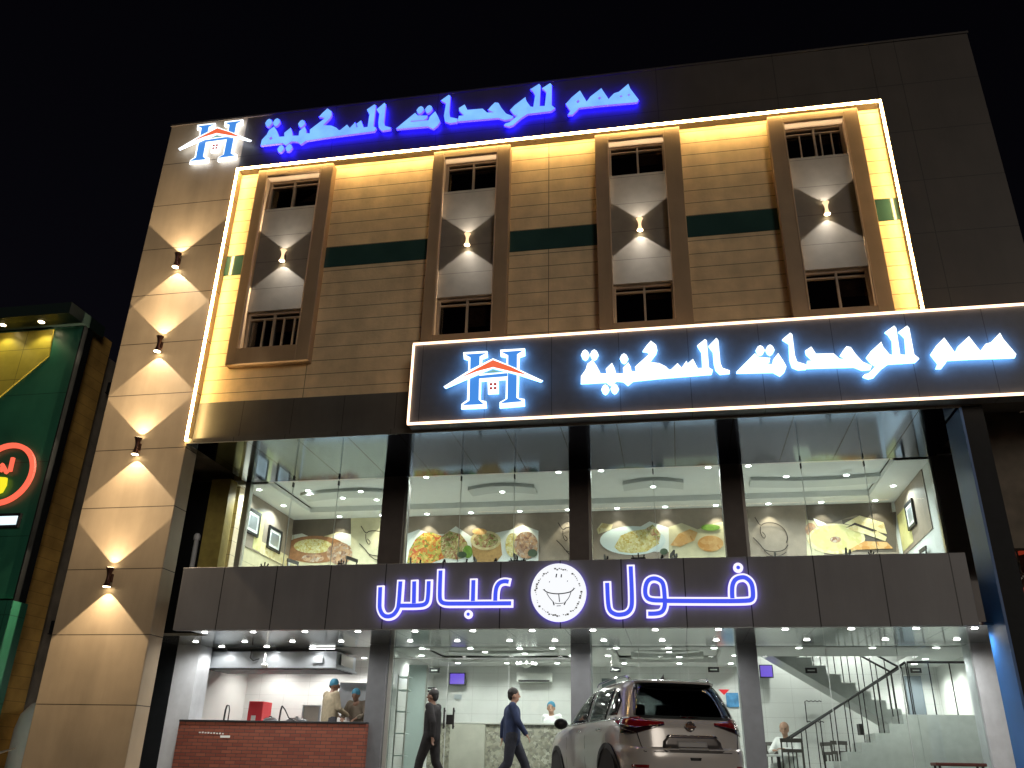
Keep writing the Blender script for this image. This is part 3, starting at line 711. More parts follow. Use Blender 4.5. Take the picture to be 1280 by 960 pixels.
def strip(mb, pts, w, y0, y1, ext, ms, mk):
    if ext < 0:
        def cut(p, d):
            p = [Vector(q) for q in p]
            while len(p) > 2 and (p[1]-p[0]).length <= d: d -= (p[1]-p[0]).length; p.pop(0)
            p[0] = p[0]+(p[1]-p[0]).normalized()*d; return p
        pts = cut(cut(pts, -ext)[::-1], -ext)[::-1]; ext = 0
    L, Rr = stroke(pts, w, ext); n = len(L); mf = mb.m
    vs = [(p.x, y0, p.y) for p in L]+[(p.x, y0, p.y) for p in Rr]+[(p.x, y1, p.y) for p in L]+[(p.x, y1, p.y) for p in Rr]
    F_ = [(i, n+i, n+i+1, i+1) for i in range(n-1)]
    B = [(2*n+i, 2*n+i+1, 3*n+i+1, 3*n+i) for i in range(n-1)]
    Sd = [(i, i+1, 2*n+i+1, 2*n+i) for i in range(n-1)]+[(n+i, 3*n+i, 3*n+i+1, n+i+1) for i in range(n-1)]+[(0, 2*n, 3*n, n), (n-1, 2*n-1, 4*n-1, 3*n-1)]
    o = len(mb.v); mb.v += vs
    for fs, m in ((F_, mf), (B, mk), (Sd, ms)):
        mb.f += [tuple(i+o for i in f) for f in fs]; mb.mi += [m]*len(fs)
ZA, ZD = ((460, 690), 6.4), ((740, 690), 5.818)
def st(o, pts, it=2): return smooth([at(*p, YF-.08) for p in zz(*o, pts)], it) if it else [at(*p, YF-.08) for p in zz(*o, pts)]
glyphs = [
 ('seen', [st(ZA, [(100,268),(95,400),(94,455),(118,505),(158,520),(205,506),(238,462),(248,420),(262,222)]), st(ZA, [(240,430),(420,430),(468,415),(482,372),(488,220)]), st(ZA, [(372,222),(368,426)], 0)]),
 ('baa', [st(ZA, [(582,135),(574,350),(580,395),(612,414),(700,414),(900,413),(1160,411)]), st(ZA, [(845,212),(840,408)], 0), st(ZA, [(1140,242),(1090,232),(1045,250),(1022,300),(1018,406)])]),
 ('lam', [st(ZD, [(110,212),(116,370),(128,430),(170,455),(205,458),(255,448),(288,410),(292,340),(281,92)])]),
 ('fawaw', [st(ZD, [(395,449),(460,450),(510,440),(530,400),(530,352),(524,260),(510,212),(455,188),(405,205),(386,260),(388,320),(420,352),(530,354)]), st(ZD, [(520,356),(800,358),(1130,358),(1168,345),(1172,300),(1162,225),(1120,186),(1080,184),(1040,200),(1020,240),(1018,300),(1022,352)])]),
]
dots = [(ZA, 802, 498, 34), (ZD, 1063, 113, 34)]
T = thing('fascia_lettering', (-4.9, YF, 3.3), 'blue arabic lettering with white outlines on the grey shop fascia', 'sign')
ppm = abs(at(700, 740, YF-.08)[0]-at(600, 740, YF-.08)[0])/100
wo_, wi_ = 9.6*ppm, 5.0*ppm
for nm, ss in glyphs:
    mb = MB()
    for i, s_ in enumerate(ss): strip(mb, s_, wo_, YF-.08-.002*i, YF-.035-.002*i, .0, 1, 2)
    lt = mb.build('letter', [M['neonwhite'], M['neonwhite'], M['halo_violet']], T)
    mb = MB()
    for i, s_ in enumerate(ss): strip(mb, s_, wi_, YF-.094-.0015*i, YF-.0865-.0003*i, -2.2*ppm, 0, 0)
    mb.build('letter_core', M['neonblue'], lt)
for o, x, y, r in dots:
    c = at(*zz(*o, [(x, y)])[0], YF-.08); rr = r/o[1]*ppm
    q = [(c[0]+rr*math.cos(t*math.pi/12), c[1]+rr*math.sin(t*math.pi/12)) for t in range(24)]
    mb = MB(); mb.prism([q], YF-.08, YF-.035, mside=0, mback=1); dt = mb.build('dot', [M['neonwhite'], M['halo_violet']], T)
    q = [(c[0]+rr*.38*math.cos(t*math.pi/8), c[1]+rr*.38*math.sin(t*math.pi/8)) for t in range(16)]
    MB().prism([q], YF-.09, YF-.081).build('dot_core', M['neonblue'], dt)
# round logo disc
ZB_ = ((650, 690), 9.6)
dc = at(*zz(*ZB_, [(460, 481)])[0], YF-.09); dr = 326/9.6*ppm
T = thing('round_smile_sign', (dc[0], YF, dc[1]), 'round white illuminated disc with a line drawn grin on the shop fascia', 'sign')
q = [(dc[0]+dr*math.cos(t*math.pi/32), dc[1]+dr*math.sin(t*math.pi/32)*1.03) for t in range(64)]
mb = MB(); mb.prism([q], YF-.09, YF-.03, mside=0, mback=1); mb.build('disc', [M['disc'], M['halo_violet']], T)
mb = MB(); k_ = 0
for pts, w in [([(285,452),(325,485),(400,500),(460,503),(540,495),(610,478),(650,440)], 12), ([(320,490),(350,545),(400,600)], 8), ([(612,480),(590,545),(545,600)], 8), ([(465,505),(475,600)], 10),
               ([(398,598),(410,640)], 14), ([(545,598),(530,635)], 14), ([(415,612),(460,622),(525,612)], 7), ([(440,648),(490,645)], 7), ([(275,455),(300,448)], 6), ([(640,432),(662,438)], 6),
               ([(432,305),(440,262)], 13), ([(494,305),(498,268)], 13), ([(350,365),(358,352)], 8), ([(566,356),(574,344)], 8)]:
    s_ = [at(*p, YF-.09) for p in zz(*ZB_, pts)]
    strip(mb, smooth(s_, 1), w/9.6*ppm, YF-.094-.0002*k_, YF-.0905, 0, 0, 0); k_ += 1
mb.build('grin', M['ink'], T)
mb = MB()
for t in range(70):
    a = t*2*math.pi/70; r0 = dr*(.80+.05*random.random()); s_ = .006+.012*random.random()
    if random.random() < .2: continue
    x, z_ = dc[0]+r0*math.cos(a), dc[1]+r0*math.sin(a)
    mb.box(x-s_, x+s_, YF-.093, YF-.0905, z_-s_*.8, z_+s_*.8)
mb.build('dotted_ring', M['inkgrey'], T)
#@@PART2
# ------------------------------------------------------------------ upstairs gallery : murals, pictures, tables
def ell(cx, cy, rx, ry, n=28, a0=0, a1=2*math.pi): return [(cx+rx*math.cos(a0+(a1-a0)*i/n), cy+ry*math.sin(a0+(a1-a0)*i/n)) for i in range(n if a1-a0 > 6.28 else n+1)]
FD = {
 'cream': mat('mural_cream', (.66, .60, .40), .5, noise=.12), 'white': mat('mural_white', (.8, .83, .8), .5), 'brown': mat('mural_brown', (.12, .095, .075), .5, noise=.1),
 'taupe': mat('mural_taupe', (.30, .24, .19), .5, noise=.1), 'line': mat('mural_line', (.035, .022, .018), .6), 'rim': mat('mural_terracotta', (.34, .15, .06), .5, noise=.25, nscale=12),
 'rice': food('mural_rice', [(.62, .55, .18), (.75, .7, .4), (.5, .36, .06), (.8, .76, .5)], 26), 'pasta': food('mural_pasta', [(.7, .36, .04), (.55, .07, .02), (.8, .6, .15), (.18, .25, .03), (.75, .5, .1)], 20),
 'salad': food('mural_salad', [(.14, .2, .03), (.5, .45, .2), (.28, .10, .05), (.65, .6, .35)], 24), 'meat': food('mural_meat', [(.34, .17, .08), (.55, .34, .2), (.22, .1, .06), (.6, .5, .4)], 18),
 'hummus': food('mural_hummus', [(.62, .58, .25), (.68, .62, .3), (.58, .52, .2)], 10), 'bread': food('mural_bread', [(.72, .62, .34), (.8, .72, .46), (.6, .46, .2)], 12),
 'pastry': food('mural_pastry', [(.62, .33, .1), (.72, .45, .2), (.55, .25, .06)], 10), 'bowl': mat('mural_wood_bowl', (.45, .27, .1), .5, noise=.25, nscale=14), 'plate': mat('mural_plate', (.68, .78, .8), .4), 'leaf': mat('mural_leaf', (.16, .3, .04), .5, noise=.3, nscale=14),
 'dark': mat('mural_dark_leaf', (.05, .08, .04), .5),
}
MYF = MY-.002
def mural(label, base, x0, x1, items):
    """printed wall panel: base board then thin layers of print and painted lamp scallops"""
    c = at((x0+x1)/2, 680, MYF)
    t = thing('food_mural', (c[0], MY, 4.6), label, 'mural')
    MB().box(at(x0, 680, MYF)[0], at(x1, 680, MYF)[0], MYF-.018, MYF, 4.6, MZ1-.002).build('board', FD[base], t)
    for i, it in enumerate(items):
        nm, m, pts = it[:3]; y = MYF-.018-.003*(i+1)
        mb = MB()
        if len(it) == 4: strip(mb, smooth([at(*p, MYF) for p in pts], 2), it[3], y, y+.0025, 0, 0, 0)
        else: mb.prism([[at(*p, MYF) for p in pts]], y, y+.0025)
        mb.build(nm, FD[m], t)
def cup(cx, cy, s):
    P = lambda l: [(cx+x*s, cy+y*s) for x, y in l]
    return [('line_drawing', 'line', P([(-18,-18),(-12,-8),(-8,-12),(4,-12),(14,-6),(18,4),(16,10)]), .02), ('line_drawing', 'line', P([(-12,-8),(-12,0),(-8,6),(-6,2),(-10,-2)]), .018),
            ('line_drawing', 'line', P([(-20,4),(-12,12),(-8,18),(4,20),(14,18),(18,12)]), .022), ('line_drawing', 'line', P([(-8,18),(0,25),(10,24),(16,20)]), .02)]
mural('cream wall mural of a terracotta rice platter with a cup outline', 'cream', 366, 482, [
  ('light_peak', 'white', [(368,682),(368,668),(383,666),(396,670),(410,674),(432,664),(439,667),(439,682)]), ('shade', 'brown', [(366,640),(439,637),(439,668),(424,665),(394,674),(378,667),(366,669)]),  # white peaks and brown tops paint the lamp scallops onto the wall
  ('platter', 'rim', ell(394,687,40,17)), ('rice', 'rice', ell(392,683,24,9)), ('meat', 'meat', ell(425,692,16,14)), ('spice', 'rim', ell(366,697,8,5)), ('spice', 'meat', ell(392,698,14,5))]+cup(470, 676, 1.0))
mural('taupe and white wall mural of pasta heaps and a wooden salad bowl', 'taupe', 505, 735, [
  ('light_peak', 'white', [(508,706),(508,668),(524,662),(540,668),(556,668),(570,658),(588,670),(600,674),(612,668),(640,662),(654,657),(674,664),(674,706)]),
  ('pasta', 'pasta', [(509,704),(512,688),(520,674),(530,666),(541,666),(552,670),(556,684),(556,698),(540,704)]), ('pasta', 'salad', [(552,690),(551,672),(562,664),(576,668),(584,678),(588,694),(572,700),(556,698)]), ('leaf', 'leaf', ell(585,690,6,8)),
  ('bowl', 'bowl', [(589,676),(592,698),(600,706),(618,706),(628,694),(626,676)]), ('bowl_rim', 'bread', ell(607.5,676,19,12)), ('salad', 'salad', ell(607.5,676,15.5,9)), ('carrot', 'pastry', ell(600,665,9,4)),
  ('rice', 'rice', ell(641,682,9,15)), ('salad', 'meat', ell(658,682,15,17)), ('tomato', 'dark', ell(666,692,6,5)), ('leaf', 'dark', ell(578,694,6,4)), ('shade', 'taupe', [(673.5,640),(674.5,640),(674.5,706),(673.5,706)])]+cup(716, 672, 1.0))
mural('taupe wall mural of a white plate of yellow rice beside pastries', 'taupe', 735, 916, [
  ('light_peak', 'cream', [(836,700),(836,659),(852,654),(872,662),(892,655),(910,651),(914,655),(914,700)]), ('light_peak', 'white', [(784,668),(812,652),(836,660),(836,690),(790,690)]),
  ('bread', 'bread', [(746,662),(752,654),(766,656),(764,662),(748,668)]), ('plate', 'plate', ell(791,676,41,18)), ('rice', 'rice', [(768,684),(776,670),(790,664),(806,662),(818,668),(824,680),(808,690),(790,692),(774,690)]),
  ('rice', 'salad', [(806,662),(816,656),(826,668),(824,678)]), ('pastry', 'pastry', [(838,682),(848,668),(862,662),(872,666),(868,676),(850,684)]), ('pastry', 'pastry', ell(888,680,16,10)), ('olive', 'dark', ell(830,690,5,4)), ('leaf', 'leaf', ell(888,660,12,4))])
mural('brown wall mural of a round hummus plate with folded flat bread', 'taupe', 916, 1122, [
  ('shade', 'cream', [(1007,640),(1030,639),(1030,706),(1009,706)]), ('shade', 'brown', [(1052,650),(1120,640),(1120,690),(1060,690)]), ('shade', 'brown', [(1007,632),(1114,629),(1112,646),(1090,650),(1070,644),(1040,654),(1008,650)]), ('meat', 'meat', ell(1013,662,7,8)), ('radish', 'white', [(1016,648),(1030,654),(1036,658),(1022,658)]),
  ('plate', 'bread', ell(1045,674,36,19)), ('hummus', 'hummus', ell(1045,673,32,16)), ('spice', 'meat', ell(1044,675,7,4)), ('wood', 'pastry', [(1060,688),(1080,677),(1108,678),(1116,686)]),
  ('bread', 'bread', [(1055,655),(1074,645),(1104,654),(1108,668),(1090,664)]), ('bread', 'bread', [(1056,661),(1068,655),(1096,665),(1108,672),(1106,677),(1080,668)]), ('bread_edge', 'line', [(1056,661),(1068,654),(1096,664),(1090,665),(1068,657)])]+cup(964, 668, 1.15))
# side wall murals
t = thing('food_mural', (-9.3, 18.2, 4.6), 'brown side wall mural behind the two framed pictures upstairs', 'mural')
MB().box(-9.3, -9.285, 17.0, 19.55, 5.42, MZ1-.01).build('board', FD['taupe'], t)
mb = MB(); mb.box(-9.285, -9.281, 17.62, 18.0, 5.45, 6.35); mb.build('drink', FD['hummus'], t)
mb = MB(); mb.box(-9.285, -9.2805, 18.0, 19.5, 5.43, 5.7); mb.build('bread', FD['bread'], t)
t = thing('food_mural', (5.05, 18.2, 4.6), 'narrow brown side wall mural behind the framed picture at the right end upstairs', 'mural')
MB().box(5.04, 5.058, 17.2, 19.55, 5.42, MZ1-.01).build('board', FD['taupe'], t)
MB().box(5.035, 5.0395, 18.6, 19.5, 5.5, 6.3).build('bread', FD['hummus'], t)
def picture(x, y0, y1, z0, z1, s, label):
    t = thing('framed_picture', (x, (y0+y1)/2, z0), label, 'picture', 'framed pictures upstairs')
    a, b = (x, x+s*.04)
    mb = MB(); w = .06
    mb.box(a, b, y0, y1, z0, z0+w); mb.box(a, b, y0, y1, z1-w, z1); mb.box(a, b, y0, y0+w, z0+w, z1-w); mb.box(a, b, y1-w, y1, z0+w, z1-w)
    mb.build('frame', M['black'], t)
    mb = MB(); c = x+s*.025; mb.box(a, c, y0+w, y1-w, z0+w, z1-w); mb.build('mount', M['white'], t)
    mb = MB(); mb.box(c, c+s*.004, y0+.13, y1-.13, z0+.13, z1-.13); mb.build('print', M['steel'], t)
picture(-9.28, 17.1, 17.75, 5.72, 6.28, 1, 'black framed picture with white mount nearest the window on the tiled gallery end')
picture(-9.28, 18.25, 18.95, 5.62, 6.16, 1, 'black framed picture with white mount nearer the gallery corner, left end')
picture(5.034, 18.1, 18.7, 5.75, 6.3, -1, 'black framed picture on the gallery wall at the bread mural end')

def chair_proto(name, label, cat, group, m, h=.95):
    t = thing(name, (0, 0, 0), label, cat, group, local=True)
    MB().box(-.2, .2, -.2, .2, .43, .47).build('seat', m, t, bevel=.01)
    b = MB()
    for x in (-.18, .18): b.tube([(x, -.19, .46), (x, -.23, h)], .016, 6)
    b.box(-.2, .2, -.245, -.21, h-.05, h+.02); b.box(-.18, .18, -.235, -.205, h-.22, h-.16)
    for x in (-.07, .07): b.box(x-.012, x+.012, -.232, -.208, .47, h-.2)
    b.build('backrest', m, t)
    for x in (-.18, .18):
        for y in (-.18, .18): MB().tube([(x, y, .43), (x*1.08, y*1.08, 0)], .016, 6).build('leg', m, t)
    return t
def table_proto(name, label, cat, group, top, leg):
    t = thing(name, (0, 0, 0), label, cat, group, local=True)
    MB().box(-.38, .38, -.34, .34, .72, .755).build('tabletop', top, t, bevel=.008)
    MB().lathe((0, 0, 0), [(.23, 0), (.23, .02), (.035, .04), (.035, .72)], 14).build('pedestal', leg, t)
    return t
CG = 'dark cafe chair at a gallery table, mostly hidden behind the shop fascia'
TG = 'pale gallery table mostly hidden behind the shop fascia, mirrored in the soffit'
cp = chair_proto('cafe_chair', CG, 'chair', 'gallery chairs', M['chair'], 1.0); tp = table_proto('cafe_table', TG, 'table', 'gallery tables', M['tablewhite'], M['black'])
first = True
for i, x in enumerate([-7.6, -4.9, -2.5, -.6, .8, 2.9, 4.25]):
    y = 17.75+.25*(i % 2)
    t_ = tp if first else copy_tree(tp); t_.location = (x, y, MZ0)
    for sx in (-1, 1):
        c_ = cp if first else copy_tree(cp); first = False
        c_.location = (x+sx*.5, y+.02*i-.05, MZ0); c_.rotation_euler.z = (math.pi/2 if sx > 0 else -math.pi/2)+random.uniform(-.3, .3)

# clutter standing on the canopy roof, peeping over the fascia
def driver(px, w, h, label):
    x, z_ = at(px, 698, YF+.3)
    t = thing('sign_power_box', (x, YF+.3, 4.16), label, 'power box', 'power boxes on the canopy')
    MB().box(x-w/2, x+w/2, YF+.26, YF+.38, 4.16, 4.265+h).build('case', M['black'], t, bevel=.006)
    mb = MB()
    for k in range(3): xx = x-w/2+w*(k+.5)/3; mb.tube([(xx, YF+.3, 4.26+h), (xx+.02*(k-1), YF+.3, 4.31+h+.03*(k % 2))], .012, 6)
    mb.build('cable_end', M['black'], t)
for px, w, h, l in [(332, .16, .03, 'black sign power box on canopy below the side wall pictures'), (427, .10, .05, 'black sign power box on canopy under the first cup drawing'), (647, .30, .04, 'wide black power box on canopy behind the fascia by the disc sign'),
                    (798, .24, .05, 'black sign power box on canopy under the yellow rice plate'), (1090, .06, .02, 'tiny black power box on canopy under the hummus mural')]: driver(px, w, h, l)
def bracket(px, l, label):
    x, z_ = at(px, 698, YF+.2)
    mb = MB(); mb.tube([(x-.05, YF+.2, 4.16), (x+.03*l, YF+.2, 4.33)], .016, 6); mb.tube([(x+.03*l, YF+.2, 4.33), (x+.05*l, YF+.22, 4.2)], .012, 6)
    tag(mb.build('cable_hook', M['black']), label, 'hook')
for px, l, lb in [(528, -1, 'small black hook over fascia under the pasta mural'), (554, 1, 'black hook over fascia above the first letter word'), (586, -1, 'black bent hook over fascia below the salad bowl mural'), (618, 1, 'black hook over the fascia right of the wooden salad bowl'), (762, -1, 'black hook over fascia under the bread scrap of the rice plate mural'), (826, 1, 'black hook over fascia beside the pastry mural')]: bracket(px, l, lb)

# ------------------------------------------------------------------ people
SKIN = mat('skin', (.22, .12, .08), .5); SKIN2 = mat('skin_lighter', (.38, .22, .15), .5)
def caps(mb, p, q, r0, r1, n=12):
    p, q = Vector(p), Vector(q); d = q-p; L = d.length; d.normalize()
    pts, rr = [], []
    for k in range(5): a = -math.pi/2+math.pi/2*k/4; pts.append(p+d*(r0*math.sin(a))); rr.append(max(r0*math.cos(a), .001))
    for k in range(5): a = math.pi/2*k/4; pts.append(q+d*(r1*math.sin(a))); rr.append(max(r1*math.cos(a), .001))
    mb.tube(pts, rr, n)
def chain(mb, pts, rs):
    for i in range(len(pts)-1): caps(mb, pts[i], pts[i+1], rs[i], rs[i+1])
def soften(o, vox, it=6):
    m = o.modifiers.new('remesh', 'REMESH'); m.mode = 'VOXEL'; m.voxel_size = vox; m.use_smooth_shade = True
    s_ = o.modifiers.new('smooth', 'SMOOTH'); s_.factor = .5; s_.iterations = it
    return o
def hand(mb, wrist, d, side, curl=.5):
    """palm, four fingers and a thumb, pointing along d"""
    w, d = Vector(wrist), Vector(d).normalized()
    up = Vector((0, 0, 1)) if abs(d.z) < .8 else Vector((0, 1, 0))
    s_ = d.cross(up).normalized(); n_ = s_.cross(d).normalized()
    for k in (-1, 0, 1): caps(mb, w+s_*.02*k, w+d*.075+s_*.026*k, .017, .014)
    for k, (L, o_) in enumerate(((.062, -.034), (.075, -.012), (.07, .011), (.055, .033))):
        a = w+d*.08+s_*o_; b = a+(d-n_*curl*.4).normalized()*L*.5; c = b+(d-n_*curl*1.4).normalized()*L*.5
        caps(mb, a, b, .0105, .010, 8); caps(mb, b, c, .010, .0085, 8)
    a = w+d*.025+s_*.03*side; b = a+(d*.6+s_*side*.8).normalized()*.038; caps(mb, a, b, .013, .011, 8); caps(mb, b, b+(d-n_*.4).normalized()*.03, .011, .009, 8)
def person(label, loc, rz, J, shirt, legs, hair, skin=SKIN, cap=None, robe=None, scale=1.0, bare_fore=False):
    t = thing('person', loc, label, 'person', rz=rz, local=True); t.scale = (scale,)*3
    g = lambda k: Vector(J[k])
    h = g('head'); fw = Vector(J.get('look', (0, 1, 0))).normalized(); rt = fw.cross(Vector((0, 0, 1))).normalized(); up = rt.cross(fw)
    b = MB()
    chain(b, [g('pelvis'), g('chest'), g('neck')-Vector((0, 0, .06))], [.12, .13, .075])
    caps(b, g('neck')-Vector((0, 0, .04)), h-up*.06, .055, .052)
    b.ball(h+up*.02-fw*.008, (.078, .095, .112)); b.ball(h-up*.055+fw*.025, (.055, .06, .06))
    caps(b, h+fw*.085+up*.02, h+fw*.105-up*.022, .010, .015, 8)
    caps(b, h+fw*.082-up*.062-rt*.02, h+fw*.082-up*.062+rt*.02, .010, .010, 8)
    for s_ in (-1, 1): b.ball(h+rt*s_*.078-up*.01, (.014, .022, .032), 8, 6)
    for s_, S_ in ((-1, 'l'), (1, 'r')):
        chain(b, [g('sh'+S_), g('el'+S_), g('wr'+S_)], [.05, .04, .028])
        hand(b, g('wr'+S_), J.get('hd'+S_, g('wr'+S_)-g('el'+S_)), -s_)
        chain(b, [g('hip'+S_), g('kn'+S_), g('an'+S_)], [.085, .055, .04]); caps(b, g('an'+S_)-Vector((0, 0, .03)), g('to'+S_), .04, .032)
        caps(b, g('sh'+S_), g('chest')+Vector((0, 0, .08)), .055, .08)
    soften(b.build('body', skin, t), .011, 4)
    for s_ in (-1, 1):
        MB().ball(h+fw*.084+rt*s_*.032+up*.022, (.013, .010, .008), 8, 6).build('eye', M['ink'], t, smooth=True)
    # clothing
    c = MB()
    pz = g('pelvis')
    chain(c, [pz+Vector((0, 0, -.06)), g('chest')-Vector((0, 0, .12)), g('chest')+Vector((0, 0, .06))], [.155, .15, .15])
    for dx in (-.07, .07): chain(c, [pz+Vector((dx, 0, -.05)), g('chest')+Vector((dx*1.2, 0, .05))], [.125, .12])
    for S_ in 'lr':
        caps(c, g('sh'+S_), g('chest')+Vector((0, 0, .1)), .07, .09)
        e = g('el'+S_); wv = g('wr'+S_)
        chain(c, [g('sh'+S_), e, e.lerp(wv, .35 if bare_fore else .92)], [.072, .058, .046])
    soften(c.build('shirt' if not robe else 'robe_top', shirt, t), .014, 5)
    l = MB()
    for S_ in 'lr':
        chain(l, [g('hip'+S_)+Vector((0, 0, .05)), g('kn'+S_), g('an'+S_)+Vector((0, 0, .03))], [.115, .08, .068])
    caps(l, g('hipl'), g('hipr'), .115, .115)
    if robe:
        for q in (.0, .33, .66, 1.0): caps(l, g('hipl').lerp(g('hipr'), q), g('anl').lerp(g('anr'), q)+Vector((0, 0, .05)), .12, .11)
    soften(l.build('trousers' if not robe else 'robe_skirt', legs, t), .014, 5)
    for S_ in 'lr':
        s_ = MB(); caps(s_, g('an'+S_)-Vector((0, 0, .035)), g('to'+S_), .052, .042); soften(s_.build('shoe', M['black'], t), .012, 4)
    hm = MB()
    hm.ball(h+up*.045-fw*.022, (.088, .098, .098), 14, 10)
    if cap is None:
        hm.ball(h-fw*.055+up*.0, (.075, .06, .085), 12, 8); hm.build('hair', hair, t, smooth=True)
    else:
        hh = hm.build('cap', cap, t, smooth=True); q = MB(); q.ball(h-fw*.06+up*.0, (.072, .05, .06), 12, 8); q.build('hair', hair, t, smooth=True)
    return t
def stand(**kw):
    J = dict(pelvis=(0, 0, .95), chest=(0, .0, 1.24), neck=(0, .01, 1.46), head=(0, .03, 1.58), hipl=(-.09, 0, .90), hipr=(.09, 0, .90), knl=(-.1, .03, .5), knr=(.1, .03, .5), anl=(-.1, -.02, .09), anr=(.1, -.02, .09), tol=(-.12, .15, .04), tor=(.12, .15, .04),
             shl=(-.185, 0, 1.40), shr=(.185, 0, 1.40), ell=(-.24, -.03, 1.12), elr=(.24, -.03, 1.12), wrl=(-.24, .09, .90), wrr=(.24, .09, .90))
    J.update(kw); return J
HAIR = mat('black_hair', (.012, .010, .010), .5)
KHAKI = mat('khaki_shirt', (.33, .28, .19), .8, noise=.15, nscale=20); BLUEC = mat('blue_cap', (.05, .22, .34), .7); WHITEC = mat('white_cloth', (.75, .77, .76), .8); DARKC = mat('black_cloth', (.02, .019, .021), .9, noise=.3, nscale=10, bump=.6, bscale=9)
NAVY = mat('navy_cloth', (.025, .04, .10), .9, noise=.3, nscale=10, bump=.6, bscale=9); JEANS = mat('dark_jeans', (.03, .034, .05), .9, noise=.3, nscale=14, bump=.5, bscale=9); GREYC = mat('dark_grey_trousers', (.05, .05, .06), .85); BEIGEC = mat('brown_cloth', (.15, .12, .09), .85)
KY = 17.05
x_, _ = at(414, 870, KY)
tag(MB().box(-9.84, -5.9, 16.85, 19.4, G, .90).build('kitchen_floor', M['floor']), kind='structure')
person('cook in khaki shirt and blue cap, back to street, working behind the brick counter', (x_, KY, .90), R(-38), stand(ell=(-.24, .06, 1.14), wrl=(-.16, .3, 1.02), elr=(.25, .05, 1.13), wrr=(.18, .32, 1.02), head=(0, .06, 1.57), look=(.5, .8, -.12)), KHAKI, GREYC, HAIR, cap=BLUEC)
x_, _ = at(449, 880, KY+.35)
person('shorter cook in blue cap and mask bending over the counter end', (x_, KY+.35, .90), R(172), stand(pelvis=(0, -.08, .9), chest=(0, .04, 1.14), neck=(0, .12, 1.33), head=(0, .18, 1.43), shl=(-.18, .06, 1.28), shr=(.18, .06, 1.28), ell=(-.25, .16, 1.05), elr=(.25, .16, 1.05), wrl=(-.16, .36, .98), wrr=(.16, .36, .98), look=(0, .9, -.35), hipl=(-.09, -.06, .87), hipr=(.09, -.06, .87)), BEIGEC, GREYC, HAIR, cap=BLUEC, scale=.98)
x_, _ = at(690, 885, 18.95)
person('cashier in white shirt and blue cap behind the stone reception counter', (x_, 18.95, G), R(150), stand(look=(-.5, .8, 0), wrl=(-.2, .28, 1.05), wrr=(.2, .28, 1.05)), WHITEC, GREYC, HAIR, skin=SKIN2, cap=BLUEC, scale=1.0)
# walkers in front of the glass
WY = 15.5
x_, _ = at(541, 900, WY)
person('passer-by in a long black coat walking left past the shop glass', (x_, WY, G), R(80), stand(knl=(-.1, .16, .52), anl=(-.1, .24, .1), tol=(-.1, .40, .06), knr=(.1, -.05, .5), anr=(.1, -.27, .13), tor=(.1, -.14, .04), ell=(-.24, -.12, 1.14), wrl=(-.23, -.12, .90), elr=(.24, .08, 1.14), wrr=(.22, .2, .94)), DARKC, DARKC, HAIR, scale=.985)
x_, _ = at(640, 900, WY)
person('passer-by in navy clothes striding right in front of the reception', (x_, WY, G), R(-78), stand(knl=(-.1, .22, .53), anl=(-.1, .36, .12), tol=(-.1, .52, .08), knr=(.1, -.06, .5), anr=(.1, -.34, .15), tor=(.1, -.22, .05), ell=(-.24, -.14, 1.14), wrl=(-.23, -.16, .9), elr=(.24, .1, 1.14), wrr=(.22, .24, .95)), NAVY, JEANS, HAIR, skin=SKIN2)

# ------------------------------------------------------------------ kitchen
K0, K1, KZ = -9.62, -5.78, 1.735
t = thing('brick_counter', (-7.7, 16.4, G), 'red brick serving counter across the open kitchen front', 'counter')
MB().box(K0, K1, 16.36, 16.62, G, KZ).build('brick_front', M['brick'], t)
MB().box(K0, K1, 16.34, 16.9, KZ, KZ+.035).build('countertop', M['dark'], t, bevel=.006)
mb = MB()
x0, _ = at(247, 925, 16.35)
for k in range(9): mb.box(x0+.045*k*1.35, x0+.045*k*1.35+.035, 16.352, 16.361, 1.53-.002*k, 1.552-.002*k+.006*(k % 2))
mb.box(x0+.46, x0+.66, 16.352, 16.361, 1.455, 1.495)
mb.build('worn_sticker', M['white'], t)
t = thing('extractor_hood', (-8.3, 17.0, 2.8), 'long stainless steel extractor hood hanging over the kitchen', 'hood')
mb = MB(); hx0, hx1 = -9.75, -6.74
mb.hprism([(hx0, 17.0), (hx1, 17.0), (hx1, 18.2), (hx0, 18.2)], 2.80, 2.84); mb.box(hx0+.02, hx1-.03, 17.03, 18.17, 2.84, 3.13)
mb.build('canopy', M['steel'], t, bevel=.005)
MB().box(hx0+.06, hx1-.06, 17.08, 18.1, 2.785, 2.799).build('filter_panel', M['dark'], t)
for x in (-9.3, -8.2, -7.1): MB().tube([(x, 17.2, 3.13), (x, 17.2, ZU)], .012, 6).build('hanger_rod', M['steel'], t)
mb = MB(); mb.tube([(-8.62, 16.98, 3.14), (-8.63, 16.97, 3.0), (-8.55, 16.96, 2.94), (-8.42, 16.97, 2.98)], .012, 8); mb.build('cable', M['black'], t)
mb = MB(); mb.tube([(-8.3, 16.98, 3.1), (-8.3, 16.95, 2.9)], .02, 8); mb.lathe((-8.28, 16.95, 2.80), [(.05, 0), (.07, .05), (.03, .1)], 12); mb.build('work_light', M['white'], t)
MB().box(-7.25, -7.05, 16.985, 16.999, 2.9, 3.02).build('junction_box', M['steel'], t)
mb = MB()
for x in (-6.734,): mb.box(x-.003, x+.004, 17.2, 17.9, 2.88, 3.1)
mb.build('side_vent', M['alu'], t)
t = thing('kitchen_tube_lamp', (-6.9, 16.98, 3.16), 'short white tube lamp above the right end of the hood', 'lamp')
MB().box(-7.35, -6.8, 16.95, 16.975, 3.165, 3.185).build('tube', M['tube'], t)
t = thing('red_drinks_crate', (-9.1, 18.4, .9), 'tall red plastic crate standing against the white kitchen tiles', 'crate')
